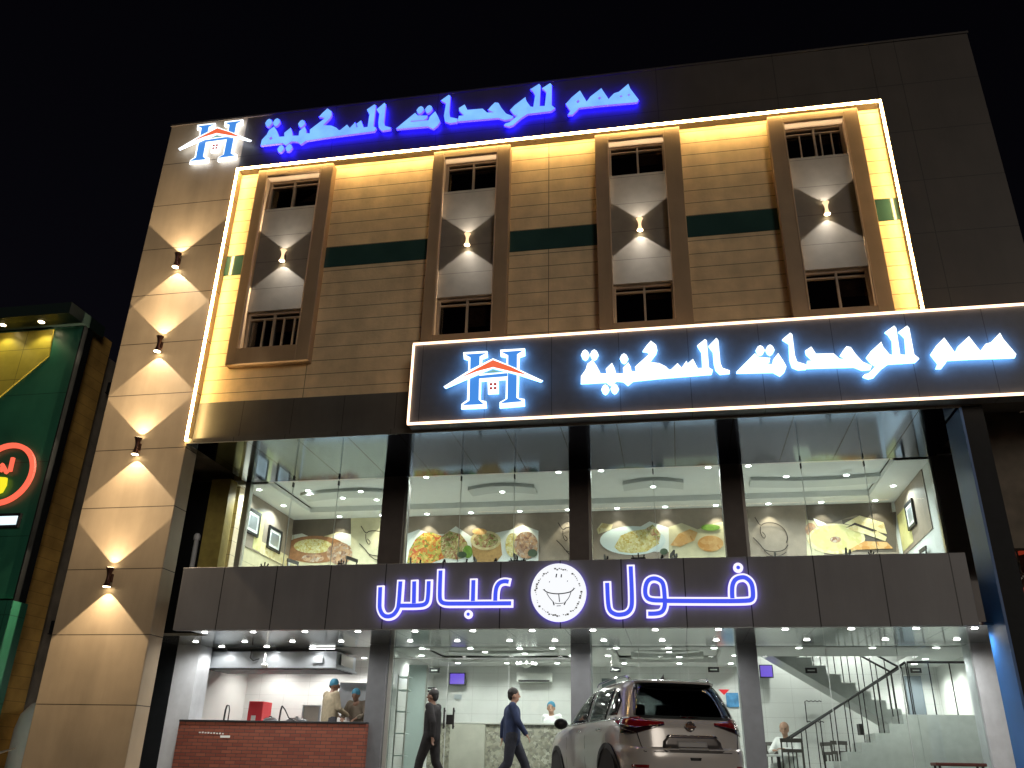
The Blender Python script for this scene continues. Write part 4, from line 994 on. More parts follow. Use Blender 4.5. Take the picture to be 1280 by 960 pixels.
a_, _ = at(311, 880, 18.3); b_, _ = at(329, 880, 18.3)
mb = MB(); mb.box(a_, b_, 18.3, 18.75, .9, 2.24); mb.build('side', M['red'], t, bevel=.01)
mb = MB(); mb.box(b_, b_+.22, 18.32, 18.7, .9, 1.84); mb.build('lower_box', M['red'], t, bevel=.01)
mb = MB(); mb.box(a_+.1, a_+.2, 18.285, 18.299, 1.72, 1.95); mb.build('label_patch', M['white'], t)
def tap(px, label, hose):
    x, _ = at(px, 890, 16.95); t = thing('kitchen_tap', (x, 16.95, KZ), label, 'tap', 'taps along the brick counter')
    mb = MB(); mb.tube([(x, 16.95, KZ-.02), (x+.01, 16.95, KZ+.25), (x+.03, 16.95, KZ+.34)], .018, 8); mb.build('post', M['black'], t)
    mb = MB()
    if hose: mb.tube([(x+.03, 16.95, KZ+.34), (x+.1, 16.95, KZ+.27), (x+.2, 16.95, KZ+.12), (x+.36, 16.95, KZ+.05), (x+.55, 16.95, KZ+.03)], .013, 8)
    else: mb.tube([(x+.03, 16.95, KZ+.34), (x+.075, 16.95, KZ+.33), (x+.095, 16.95, KZ+.25), (x+.095, 16.95, KZ+.05)], .013, 8)
    mb.build('spout', M['black'], t)
tap(281, 'black gooseneck tap left of the red crate', False); tap(350, 'black tap with long drooping hose beside the red crate', True)
def pot(px, w, label):
    x, _ = at(px, 898, 17.3); t = thing('cooking_pot', (x, 17.3, KZ-.2), label, 'pot', 'pots on the kitchen counter')
    MB().lathe((x, 17.3, KZ-.12), [(w*.9, 0), (w, .02), (w, .2), (w*1.04, .21)], 20).build('bowl', M['steel'], t, smooth=True)
    MB().lathe((x, 17.3, KZ+.092), [(w*1.02, 0), (w*.7, .035), (.03, .05), (.025, .07)], 20).build('lid', M['dark'], t, smooth=True)
pot(338, .14, 'small lidded pot right of the red crate'); pot(371, .2, 'wide lidded pot between hose tap and taller cook')
tag(MB().box(-9.6, -5.95, 17.1, 17.9, KZ-.17, KZ-.122).build('kitchen_worktop', M['steel']), 'steel worktop behind the brick counter', 'worktop')
x0, _ = at(250, 860, 19.3); x1, _ = at(268, 860, 19.3)
tag(MB().box(x0, x1, 19.2, 19.4, .9, 2.86).build('wall_column', M['yellowwall']), 'ochre tiled column in the corner of the kitchen', 'column')
t = thing('steel_shelf', (-6.6, 18.8, .9), 'stainless steel frame shelf behind the cooks', 'shelf')
a_, _ = at(380, 880, 18.8); b_, _ = at(402, 880, 18.8)
mb = MB(); mb.frame(a_, b_, 1.2, 2.2, 18.75, 18.8, .03); mb.build('frame', M['steel'], t)
MB().box(a_+.03, b_-.03, 18.77, 18.785, 1.23, 2.17).build('panel', M['counterside'], t)
a_, _ = at(424, 862, 18.9)
t = thing('wall_cabinet', (a_, 18.9, 2.2), 'grey steel wall cabinet behind the shorter cook', 'cabinet')
MB().box(a_, -5.9, 18.9, 19.35, 2.12, 2.68).build('carcass', M['steel'], t); MB().box(a_-.02, -5.9, 18.86, 19.36, 2.68, 2.72).build('top', M['tablewhite'], t); MB().box(a_, -5.9, 18.86, 19.36, 2.06, 2.11).build('shelf', M['dark'], t)

# ------------------------------------------------------------------ reception
t = thing('reception_counter', (-3.6, 18.2, G), 'tall reception counter faced with rough beige stone', 'counter')
MB().box(-5.08, -2.0, 18.2, 18.75, G, 1.83).build('stone_front', M['mosaic'], t)
MB().box(-4.60, -3.87, 18.15, 18.2, G, 1.835).build('smooth_panel', M['counterside'], t)
MB().box(-5.10, -1.98, 18.14, 18.8, 1.836, 1.87).build('countertop', M['countertop'], t, bevel=.006)
t = thing('frosted_partition', (-5.3, 18.0, G), 'pale green frosted glass partition beside the counter', 'partition')
MB().box(-5.52, -5.13, 18.0, 18.04, G, 2.97).build('panel', M['frost'], t); MB().box(-5.13, -5.1, 17.98, 18.06, G, 2.97).build('post', M['alu'], t)
t = thing('wall_rack', (-5.5, 17.2, G), 'narrow glass shelf rack just inside the shop window edge', 'rack')
for x in (-5.48, -5.28): MB().box(x-.012, x+.012, 17.2, 17.23, G, 2.7).build('post', M['alu'], t)
for z_ in (1.2, 1.6, 2.0, 2.4, 2.65): MB().box(-5.49, -5.27, 17.2, 17.5, z_, z_+.02).build('shelf', M['frost'], t)
def screen(px0, px1, py0, py1, Y, label):
    a, z1 = at(px0, py0, Y); b, z0 = at(px1, py1, Y)
    t = thing('wall_screen', (a, Y, z0), label, 'screen', 'purple screens')
    MB().box(a-.02, b+.02, Y, Y+.06, z0-.02, z1+.02).build('bezel', M['black'], t); MB().box(a, b, Y-.004, Y-.001, z0, z1).build('display', M['purple'], t)
screen(563, 580, 842, 855, 20.3, 'small purple lit screen over the reception counter'); screen(950, 966, 832, 846, 20.3, 'small purple lit screen behind the stairs, next to shop pillar')
def hanger(px, py, Y, label, rod=True):
    x, z_ = at(px, py, Y); t = thing('hanging_sign', (x, Y, z_), label, 'hanging sign', 'black hanging signs')
    MB().box(x-.11, x+.11, Y, Y+.03, z_-.05, z_+.05).build('panel', M['black'], t)
    mb = MB(); mb.box(x-.07, x+.07, Y-.003, Y-.0005, z_-.012, z_+.012); mb.build('faded_text', M['coffer'], t)
    if rod:
        for s_ in (-.08, .08): MB().tube([(x+s_, Y+.015, z_+.05), (x+s_, Y+.015, ZU)], .004, 5).build('rod', M['alu'], t)
for px, py, Y, l in [(543, 838, 18.4, 'black hanging sign above the black coated walker'), (769, 837, 18.4, 'black hanging sign above the car windscreen side'), (892, 837, 18.4, 'black hanging sign above the car tailgate'), (1014, 838, 18.3, 'black hanging sign under the rising stair flight'), (1145, 838, 20.2, 'black hanging sign behind the stair landing railing')]: hanger(px, py, Y, l)
hanger(538, 862, 18.6, 'lower black sign on the frosted partition edge', False)
a, z1 = at(646, 842, 20.3); b, z0 = at(690, 853, 20.3)
t = thing('air_conditioner', (a, 20.4, z0), 'white split air conditioner high on the reception back wall', 'air conditioner')
MB().box(a, b, 20.25, 20.5, z0, z1+.02).build('case', M['white'], t, bevel=.02); MB().box(a+.05, b-.05, 20.24, 20.249, z0+.01, z0+.045).build('vent', M['dark'], t)
x, z_ = at(658, 832, 18.7)
t = thing('crystal_chandelier', (x, 18.7, z_), 'small crystal chandelier lit above the reception counter', 'chandelier')
MB().tube([(x, 18.7, z_+.1), (x, 18.7, ZU+.13)], .008, 6).build('stem', M['alu'], t)
mb = MB()
for k in range(9): a = 2*math.pi*k/9; mb.ball((x+.2*math.cos(a), 18.7+.2*math.sin(a), z_+.04), .028, 8, 6)
mb.build('bulb', M['lens'], t, smooth=True)
mb = MB(); mb.lathe((x, 18.7, z_), [(.04, -.05), (.1, 0), (.21, .012), (.02, .05), (.02, .1)], 18); mb.build('bowl', M['alu'], t, smooth=True)
a, z1 = at(571, 866, 20.4); b, z0 = at(577, 873, 20.4)
def poster(px0, px1, py0, py1, Y, m, label, nm='wall_poster', cat='poster'):
    a, z1 = at(px0, py0, Y); b, z0 = at(px1, py1, Y)
    tag(MB().box(a, b, Y-.012, Y, z0, z1).build(nm, m), label, cat)
poster(568, 577, 868, 874, 20.48, M['steel'], 'small grey plate on the wall left of the reception till', 'wall_plate', 'plate')
poster(907, 924, 866, 884, 20.48, mat('blue_print', (.08, .26, .5), .4, noise=.4, nscale=9), 'blue printed poster seen past the car roof')
x0, z0 = at(905, 863, 20.2)
mb = MB(); mb.prism([[at(898, 862, 20.2), at(912, 862, 20.2), at(905, 869, 20.2)]], 20.15, 20.2); tag(mb.build('red_pennant', M['red']), 'small red triangular pennant above the blue poster', 'pennant')
poster(752, 770, 848, 860, 20.48, mat('grey_board', (.12, .15, .16), .4), 'dark grey notice board over the car roof', 'notice_board', 'board')

# ------------------------------------------------------------------ staircase
t = thing('staircase', (3.6, 17.8, G), 'grey stone staircase with a landing turning back up to the gallery', 'staircase')
n = 9; xl, zl = 4.36, 2.09; rise = (zl-G)/n; run = .265; xs0 = xl-n*run
pts = [(xs0, G)]
for k in range(n): pts += [(xs0+k*run, G+(k+1)*rise), (xs0+(k+1)*run, G+(k+1)*rise)]
pts[-1] = (xl, zl); pts.append((xl, G))
mb = MB(); mb.prism([pts], 17.8, 18.7); mb.build('flight', M['stairgrey'], t)
MB().box(xl, 5.5, 17.78, 19.95, G, zl).build('landing', M['stairgrey'], t)
pts = []
n2 = 12
for k in range(n2): pts += [(xl-k*run, zl+k*rise), (xl-k*run, zl+(k+1)*rise)]
pts += [(xl-n2*run, zl+n2*rise), (xl-n2*run, zl+n2*rise-.28), (xl, zl-.28)]
mb = MB(); mb.prism([pts[::-1]], 18.95, 19.9); mb.build('flight', M['stairgrey'], t)
def rail(pts, every, y, base):
    mb = MB(); mb.tube([(p[0], y, p[1]) for p in pts], .022, 8); r = mb.build('handrail', M['black'], t)
    for a, b in zip(pts, pts[1:]):
        L = abs(b[0]-a[0]); m_ = max(1, int(L/every))
        for k in range(m_+1):
            x = a[0]+(b[0]-a[0])*k/m_; z_ = a[1]+(b[1]-a[1])*k/m_
            MB().tube([(x, y, base(x)), (x, y, z_)], .011, 6).build('baluster', M['black'], r)
sl = rise/run
f1 = lambda x: zl if x >= xl else G+max(0, math.floor((x-xs0)/run)+1)*rise if x > xs0 else G
f2 = lambda x: zl+max(0, (xl-x))*sl
rail([(xs0+.1, G+rise+.88), (xl-.05, zl+.93)], .27, 17.86, f1); rail([(xl-.02, zl+.93), (5.45, zl+.93)], .32, 17.86, f1)
rail([(xs0+.1, G+rise+.88), (xl+.05, zl+.93)], .27, 18.64, f1)
rail([(xl+.1, zl+.95), (xl-9*run, zl+.95+9*rise)], .27, 19.0, f2); rail([(xl+.1, zl+.95), (xl-9*run, zl+.95+9*rise)], .27, 19.84, f2)
a, z1 = at(1130, 845, 20.45); b, z0 = at(1160, 900, 20.45)
tag(MB().box(a, b, 20.44, 20.5, G, z1).build('inner_door', mat('grey_door', (.17, .2, .23), .4)), 'plain grey door behind the stair landing', 'door')
a, z1 = at(1006, 877, 20.4); b, z0 = at(1030, 903, 20.4)
t = thing('wire_shelf', (a, 20.4, z0), 'small scalloped wire frame on the wall beside the stairs', 'shelf')
mb = MB(); mb.tube([(a, 20.4, z0), (a, 20.4, z1), ]+[(a+(b-a)*k/8, 20.4, z1+.02*(k % 2)) for k in range(1, 9)], .012, 6); mb.tube([(a, 20.4, z0)]+[(a+(b-a)*k/8, 20.4, z0+.02*(k % 2)) for k in range(1, 9)], .012, 6)
mb.build('wire', M['black'], t)
x, z_ = at(1089, 909, 17.78)
tag(MB().box(x-.04, x+.04, 18.69, 18.94, z_-.1, z_+.1).build('wall_switch', M['black']), 'small black switch box beneath the upper stair flight', 'switch')
# seated man, table, chairs
mx, _ = at(985, 920, 18.95)
J = dict(pelvis=(0, 0, .52), chest=(0, .06, .84), neck=(0, .1, 1.04), head=(0, .14, 1.17), hipl=(-.1, .02, .5), hipr=(.1, .02, .5), knl=(-.14, .44, .5), knr=(.14, .44, .5), anl=(-.13, .42, .09), anr=(.13, .42, .09), tol=(-.13, .58, .04), tor=(.13, .58, .04),
         shl=(-.19, .05, .98), shr=(.19, .05, .98), ell=(-.27, .25, .78), elr=(.27, .22, .78), wrl=(-.1, .45, .82), wrr=(.12, .44, .8), look=(-.25, .9, -.1))
person('bald man in white robe seated at a table beside the stairs', (mx, 18.95, G+.0), R(150), J, WHITEC, WHITEC, HAIR, skin=SKIN2, cap=SKIN2, robe=True, scale=1.04)
tt = table_proto('dining_table', 'dining table in front of the man in the white robe', 'table', None, M['tablewhite'], M['black']); tt.location = (mx-.28, 18.42, G)
dc_ = chair_proto('dining_chair', 'grey backed chair with its back to the glass by the seated man', 'chair', 'dining chairs', M['chair'], 1.0); dc_.location = (mx-.12, 17.7, G)
for dx, y, rz, l in [(.05, 19.25, math.pi, 'dining chair the man in the white robe sits on'), (.75, 18.7, .6, 'dark chair right of the seated man, at the foot of the stairs'), (1.0, 19.6, -1.2, 'dark chair under the upper stair flight'), (-.35, 19.8, 2.4, 'dark chair against the back wall behind the seated man')]:
    c_ = copy_tree(dc_); c_.location = (mx+dx, y, G); c_.rotation_euler.z = rz; c_['label'] = l

# ------------------------------------------------------------------ green building on the left
GX = -12.0
g = thing('green_building', (-17, 14, 0), 'green clad shop building with yellow corner panel and neon ring emblem', 'building')
MB().box(-24, GX, 14.0, 14.28, 3.72, 9.45).build('cladding', M['green'], g)
MB().box(-24, GX+.1, 13.86, 14.28, .0, 3.66).build('cladding', M['green'], g)
MB().box(-24, GX-.12, 14.3, 15.1, 0, 9.62).build('wall', M['brownwall'], g)
MB().box(-24, GX-.22, 15.1, 26, 0, 9.3).build('wall', M['concrete'], g)
MB().box(-24, GX+.03, 13.45, 14.6, 9.46, 9.72).build('roof_overhang', mat('dark_green_trim', (.015, .03, .027), .5), g)
MB().box(GX-.012, GX+.02, 13.99, 14.3, 0, 9.44).build('return_shade', M['blackpanel'], g)  # black sheet over the cladding return, its shade put into the colour
pp = [at(0, 417, 13.98), at(66, 417, 13.98), at(61, 445, 13.98), at(0, 496, 13.98)]
yp = [(-17, pp[0][1]), (pp[1][0], pp[0][1]), pp[2], pp[3], (-15.6, 6.4), (-17, 6.4)]
MB().prism([[(x, min(z_, 9.44)) for x, z_ in yp]], 13.965, 13.998).build('yellow_panel', M['yellow'], g)
for k, x in enumerate((-12.82, -13.75, -14.7)):
    downlight(x, 13.72, 9.46, ['warm downlight over the yellow panel, closest to its corner', 'warm downlight over the yellow panel, middle one', 'warm downlight over the yellow panel, farthest from the corner'][k], 'downlights over the yellow panel', 16, 'warm', .06, 120, .5, (1, .85, .45))
t = thing('neon_ring_emblem', (-12.95, 13.95, 6.15), 'red neon ring with a yellow bowl on the green wall', 'sign')
cx, cz = -12.88, 6.15
ring = [(cx+.62*math.cos(k*math.pi/24), cz+.60*math.sin(k*math.pi/24)) for k in range(49)]
mb = MB(); strip(mb, ring, .095, 13.90, 13.96, 0, 0, 0); mb.build('ring', M['ring'], t)
mb = MB(); strip(mb, [at(2, 580, 13.92), at(8, 591, 13.92)], .06, 13.9, 13.96, 0, 0, 0); strip(mb, [at(16, 572, 13.92), at(12, 589, 13.92)], .06, 13.9, 13.96, 0, 0, 0); strip(mb, [at(-5, 583, 13.92), at(2, 588, 13.92)], .07, 13.9, 13.96, 0, 0, 0)
mb.build('steam_stroke', M['ring'], t)
mb = MB(); mb.prism([[at(-22, 595, 13.92), at(8, 597, 13.92), at(7, 606, 13.92), at(2, 615, 13.92), at(-6, 618, 13.92), at(-18, 612, 13.92)]], 13.9, 13.96); mb.build('bowl', M['yellowlit'], t)
a, z1 = at(-60, 648, 13.95); b, z0 = at(23, 656, 13.95)
t = thing('lit_name_bar', (a, 13.95, z0), 'plain white lit bar under the neon ring', 'sign')
MB().box(a, b, 13.93, 13.99, z0-.05, z1+.06).build('backing', M['black'], t); MB().box(a+.04, b-.04, 13.915, 13.929, z0, z1).build('lit_face', M['barlit'], t)
# things in the alley
t = thing('water_tank', (-11.38, 15.15, 0), 'white rounded tank at the foot of the tall pilaster', 'tank')
prof = [(.02, 2.06), (.28, 2.03), (.50, 1.94), (.64, 1.76), (.69, 1.5), (.69, .1), (.66, 0)]
MB().lathe((-11.38, 15.15, 0), prof[::-1], 28).build('shell', M['whiteplastic'], t, smooth=True)
mb = MB(); mb.tube([(-11.9, 13.6, .95), (-11.4, 13.5, 1.03), (-11.05, 13.45, 1.1), (-10.75, 13.42, 1.18)], [.03, .025, .02, .012], 7); tag(mb.build('bare_pole', M['alu']), 'thin pale pole slanting in front of the alley', 'pole')
def acbox(Yc, zc, label):
    t = thing('wall_unit', (GX, Yc, zc), label, 'air conditioner', 'units on the alley wall')
    MB().box(GX-.14, GX+.25, Yc-.2, Yc+.2, zc-.12, zc+.12).build('case', M['blackpanel'], t, bevel=.01); MB().box(GX-.14, GX+.2, Yc-.22, Yc+.22, zc-.15, zc-.125).build('bracket', M['black'], t)
acbox(15.5, 8.6, 'dark unit high on the alley wall next to the topmost corner'); acbox(15.6, 6.9, 'dark unit on the alley wall level with the third wall light'); acbox(15.5, 3.4, 'dark unit low on the alley wall')
t = thing('drain_pipe', (-9.6, 16.3, 0), 'pale vertical pipe in the dark gap beside the pilaster', 'pipe')
MB().tube([(-9.9, 16.3, 3.3), (-9.9, 16.3, 5.35)], .05, 10).build('pipe', M['silver'], t); MB().lathe((-9.9, 16.3, 5.33), [(.07, 0), (.07, .1), (.04, .14)], 10).build('cap', M['silver'], t)

# ------------------------------------------------------------------ right neighbour
g = thing('brown_neighbour_building', (9, 17, 0), 'dim brown rendered building at the right edge', 'building')
MB().box(5.6, 16, 17.0, 26, 0, 9).build('wall', M['concrete'], g)
t = thing('bent_sign_frame', (6.1, 16.9, 4.2), 'curved pale metal frame by the right edge below the brown wall', 'frame')
mb = MB(); P_ = [at(x, y, 16.6) for x, y in [(1258,680),(1256,672),(1262,671),(1268,674),(1270,686),(1275,712),(1279,720),(1276,724),(1270,722)]]
mb.tube([(p[0], 16.6, p[1]) for p in P_], .022, 7); mb.build('tube', M['alu'], t)
t = thing('red_neon_sign', (6.3, 16.8, 4), 'dim red and orange neon strokes at the right edge', 'sign')
mb = MB(); strip(mb, [at(1262, 697, 16.7), at(1272, 692, 16.7), at(1300, 686, 16.7)], .07, 16.66, 16.7, 0, 0, 0); strip(mb, [at(1276, 745, 16.7), at(1282, 742, 16.7), at(1300, 746, 16.7)], .2, 16.66, 16.7, 0, 0, 0)
mb.build('stroke', emit('dim_red_neon', (.5, .05, .02), .35), t)

# ------------------------------------------------------------------ parked car
CK, CL, CR = .94, (.176, 11.69, .622), .3859
car = thing('parked_car', CL, 'silver beige suv parked nose-in at the restaurant, seen from its rear left', 'car', rz=CR, local=True); car.scale = (CK,)*3
PAINT = mat('champagne_silver_paint', (.78, .76, .73), .22, metal=.15, coat=1.0)
CGL = glass('tinted_car_glass', (.30, .33, .34), 1.0, .01); CHROME = mat('chrome', (.7, .7, .7), .1, metal=1); RUB = mat('black_trim', (.015, .015, .016), .5); TYRE = mat('tyre_rubber', (.018, .018, .018), .8)
TAIL = mat('red_tail_lens', (.30, .008, .012), .08, spec=.8, coat=1); TAILD = mat('smoked_tail_lens', (.03, .012, .014), .06, spec=.8, coat=1)
CS = [(.22,.14,4.52,.78,6),(.30,.07,4.60,.86,6),(.42,.03,4.66,.905,6),(.58,.0,4.68,.92,6),(.68,.0,4.68,.925,6),(.735,.015,4.67,.925,6),(.76,.06,4.65,.922,6),(.86,.075,4.60,.922,6),(.95,.085,4.48,.918,6),(1.02,.095,4.25,.905,6),(1.07,.12,3.95,.885,6),(1.11,.15,3.55,.865,6),
      (1.2,.21,3.36,.84,6),(1.3,.28,3.15,.808,6),(1.4,.35,2.95,.775,6),(1.5,.43,2.73,.735,6),(1.58,.50,2.50,.69,5.5),(1.63,.57,2.3,.64,5),(1.665,.70,2.1,.56,4.5),(1.685,.9,1.9,.44,4),(1.695,1.2,1.6,.25,3)]
def cs(z):
    if z <= CS[0][0]: return CS[0][1:]
    for a, b in zip(CS, CS[1:]):
        if z <= b[0]:
            k = (z-a[0])/(b[0]-a[0]); return tuple(a[i]+(b[i]-a[i])*k for i in range(1, 5))
    return CS[-1][1:]
def outl(z, tt_):
    yr, yf, w, n_ = cs(z); yc, l = (yr+yf)/2, (yf-yr)/2
    c, s_ = math.cos(tt_), math.sin(tt_)
    return (w*math.copysign(abs(c)**(2/n_), c), yc+l*math.copysign(abs(s_)**(2/n_), s_))
def sidex(y, z):
    yr, yf, w, n_ = cs(z); yc, l = (yr+yf)/2, (yf-yr)/2
    return w*max(1-abs((y-yc)/l)**n_, 0)**(1/n_)
def reary(x, z):
    yr, yf, w, n_ = cs(z); yc, l = (yr+yf)/2, (yf-yr)/2
    return yc-l*max(1-abs(x/w)**n_, 0)**(1/n_)
_d = [2*math.pi*k/4000 for k in range(4001)]; _p = [outl(1.0, t_) for t_ in _d]; _L = [0]
for a, b in zip(_p, _p[1:]): _L.append(_L[-1]+math.hypot(a[0]-b[0], a[1]-b[1]))
TS = []; _j = 0
for k in range(150):
    while _L[_j] < _L[-1]*k/150: _j += 1
    TS.append(_d[_j])
def opening(x, y, z):
    lerp = lambda a, b, u: a+(b-a)*u
    if not 1.13 < z < 1.575: return False
    yr, yf, w, n_ = cs(z)
    if y < yr+.12 and z > 1.15: return abs(x) < lerp(.70, .60, (z-1.15)/.42)
    if y > yf-.15: return abs(x) < w-.10
    if z > 1.54: return False
    if 2.04 < y < lerp(3.16, 2.50, (z-1.13)/.42): return True
    return 1.10 < y < 1.94
zs_ = []
for a, b in zip(CS, CS[1:]):
    m_ = max(1, int((b[0]-a[0])/.035)); zs_ += [a[0]+(b[0]-a[0])*k/m_ for k in range(m_)]
zs_.append(CS[-1][0])
mb = MB(); nT = len(TS)
for z in zs_: mb.add([(*outl(z, t_), z) for t_ in TS], [])
fs = [(i*nT+j, i*nT+(j+1) % nT, (i+1)*nT+(j+1) % nT, (i+1)*nT+j) for i in range(len(zs_)-1) for j in range(nT)]
fs = [f for f in fs if not opening(*[sum(mb.v[q][c_] for q in f)/4 for c_ in range(3)])]
fs += [tuple(range(nT))[::-1], tuple((len(zs_)-1)*nT+j for j in range(nT))]
mb.f += fs; mb.mi += [0]*len(fs)
mb.build('body', PAINT, car, smooth=True)
for x, y, w_ in ((-.38, 2.0, .24), (.38, 2.0, .24), (-.42, 1.05, .2), (.42, 1.05, .2), (0, 1.05, .18)):
    q = MB(); q.box(x-w_, x+w_, y-.07, y+.07, .5, 1.10); q.box(x-.12, x+.12, y-.07, y+.03, 1.14, 1.34); q.box(x-.05, x-.03, y-.03, y-.01, 1.1, 1.15); q.box(x+.03, x+.05, y-.03, y-.01, 1.1, 1.15)
    q.build('seat', M['chair'], car, bevel=.03)
q = MB(); q.box(-.78, .78, 2.85, 3.3, .8, 1.10); q.build('dashboard', M['black'], car, bevel=.04)
q = MB(); q.box(-.75, .75, .35, 3.2, .40, .44); q.build('cabin_floor', M['black'], car)
def rpatch(name, rows, m, off=.005, n_=14, parent=None):
    """rear-face patch; rows = [(z, x0, x1)] from low to high"""
    mb = MB(); vs = []
    R2 = []
    for (za, a0, a1), (zb, b0, b1) in zip(rows, rows[1:]):
        for k in range(4): u = k/4; R2.append((za+(zb-za)*u, a0+(b0-a0)*u, a1+(b1-a1)*u))
    R2.append(rows[-1])
    for z, x0, x1 in R2:
        for k in range(n_+1): x = x0+(x1-x0)*k/n_; vs.append((x, reary(x, z)-off, z))
    mb.add(vs, [(i*(n_+1)+k, i*(n_+1)+k+1, (i+1)*(n_+1)+k+1, (i+1)*(n_+1)+k) for i in range(len(R2)-1) for k in range(n_)])
    o = mb.build(name, m, parent or car, smooth=True); s_ = o.modifiers.new('solid', 'SOLIDIFY'); s_.thickness = .008; s_.offset = -1; return o
def spatch(name, sgn, rows, m, off=.004, n_=10, parent=None):
    """side patch; rows = [(z, y0, y1)]"""
    mb = MB(); vs = []; R2 = []
    for (za, a0, a1), (zb, b0, b1) in zip(rows, rows[1:]):
        for k in range(4): u = k/4; R2.append((za+(zb-za)*u, a0+(b0-a0)*u, a1+(b1-a1)*u))
    R2.append(rows[-1])
    for z, y0, y1 in R2:
        for k in range(n_+1): y = y0+(y1-y0)*k/n_; vs.append((sgn*(sidex(y, z)+off), y, z))
    F_ = [(i*(n_+1)+k, i*(n_+1)+k+1, (i+1)*(n_+1)+k+1, (i+1)*(n_+1)+k) for i in range(len(R2)-1) for k in range(n_)]
    if sgn < 0: F_ = [f[::-1] for f in F_]
    mb.add(vs, F_); o = mb.build(name, m, parent or car, smooth=True); s_ = o.modifiers.new('solid', 'SOLIDIFY'); s_.thickness = .008; s_.offset = -1; return o
rw = rpatch('rear_window', [(1.115, -.60, .60), (1.16, -.72, .72), (1.45, -.655, .655), (1.565, -.60, .60), (1.60, -.55, .55)], CGL, .006)
mb = MB(); mb.tube([(.02, reary(.02, 1.12)-.03, 1.12), (-.12, reary(-.12, 1.14)-.03, 1.145), (-.42, reary(-.42, 1.17)-.025, 1.165)], .012, 6); mb.build('wiper', RUB, rw)
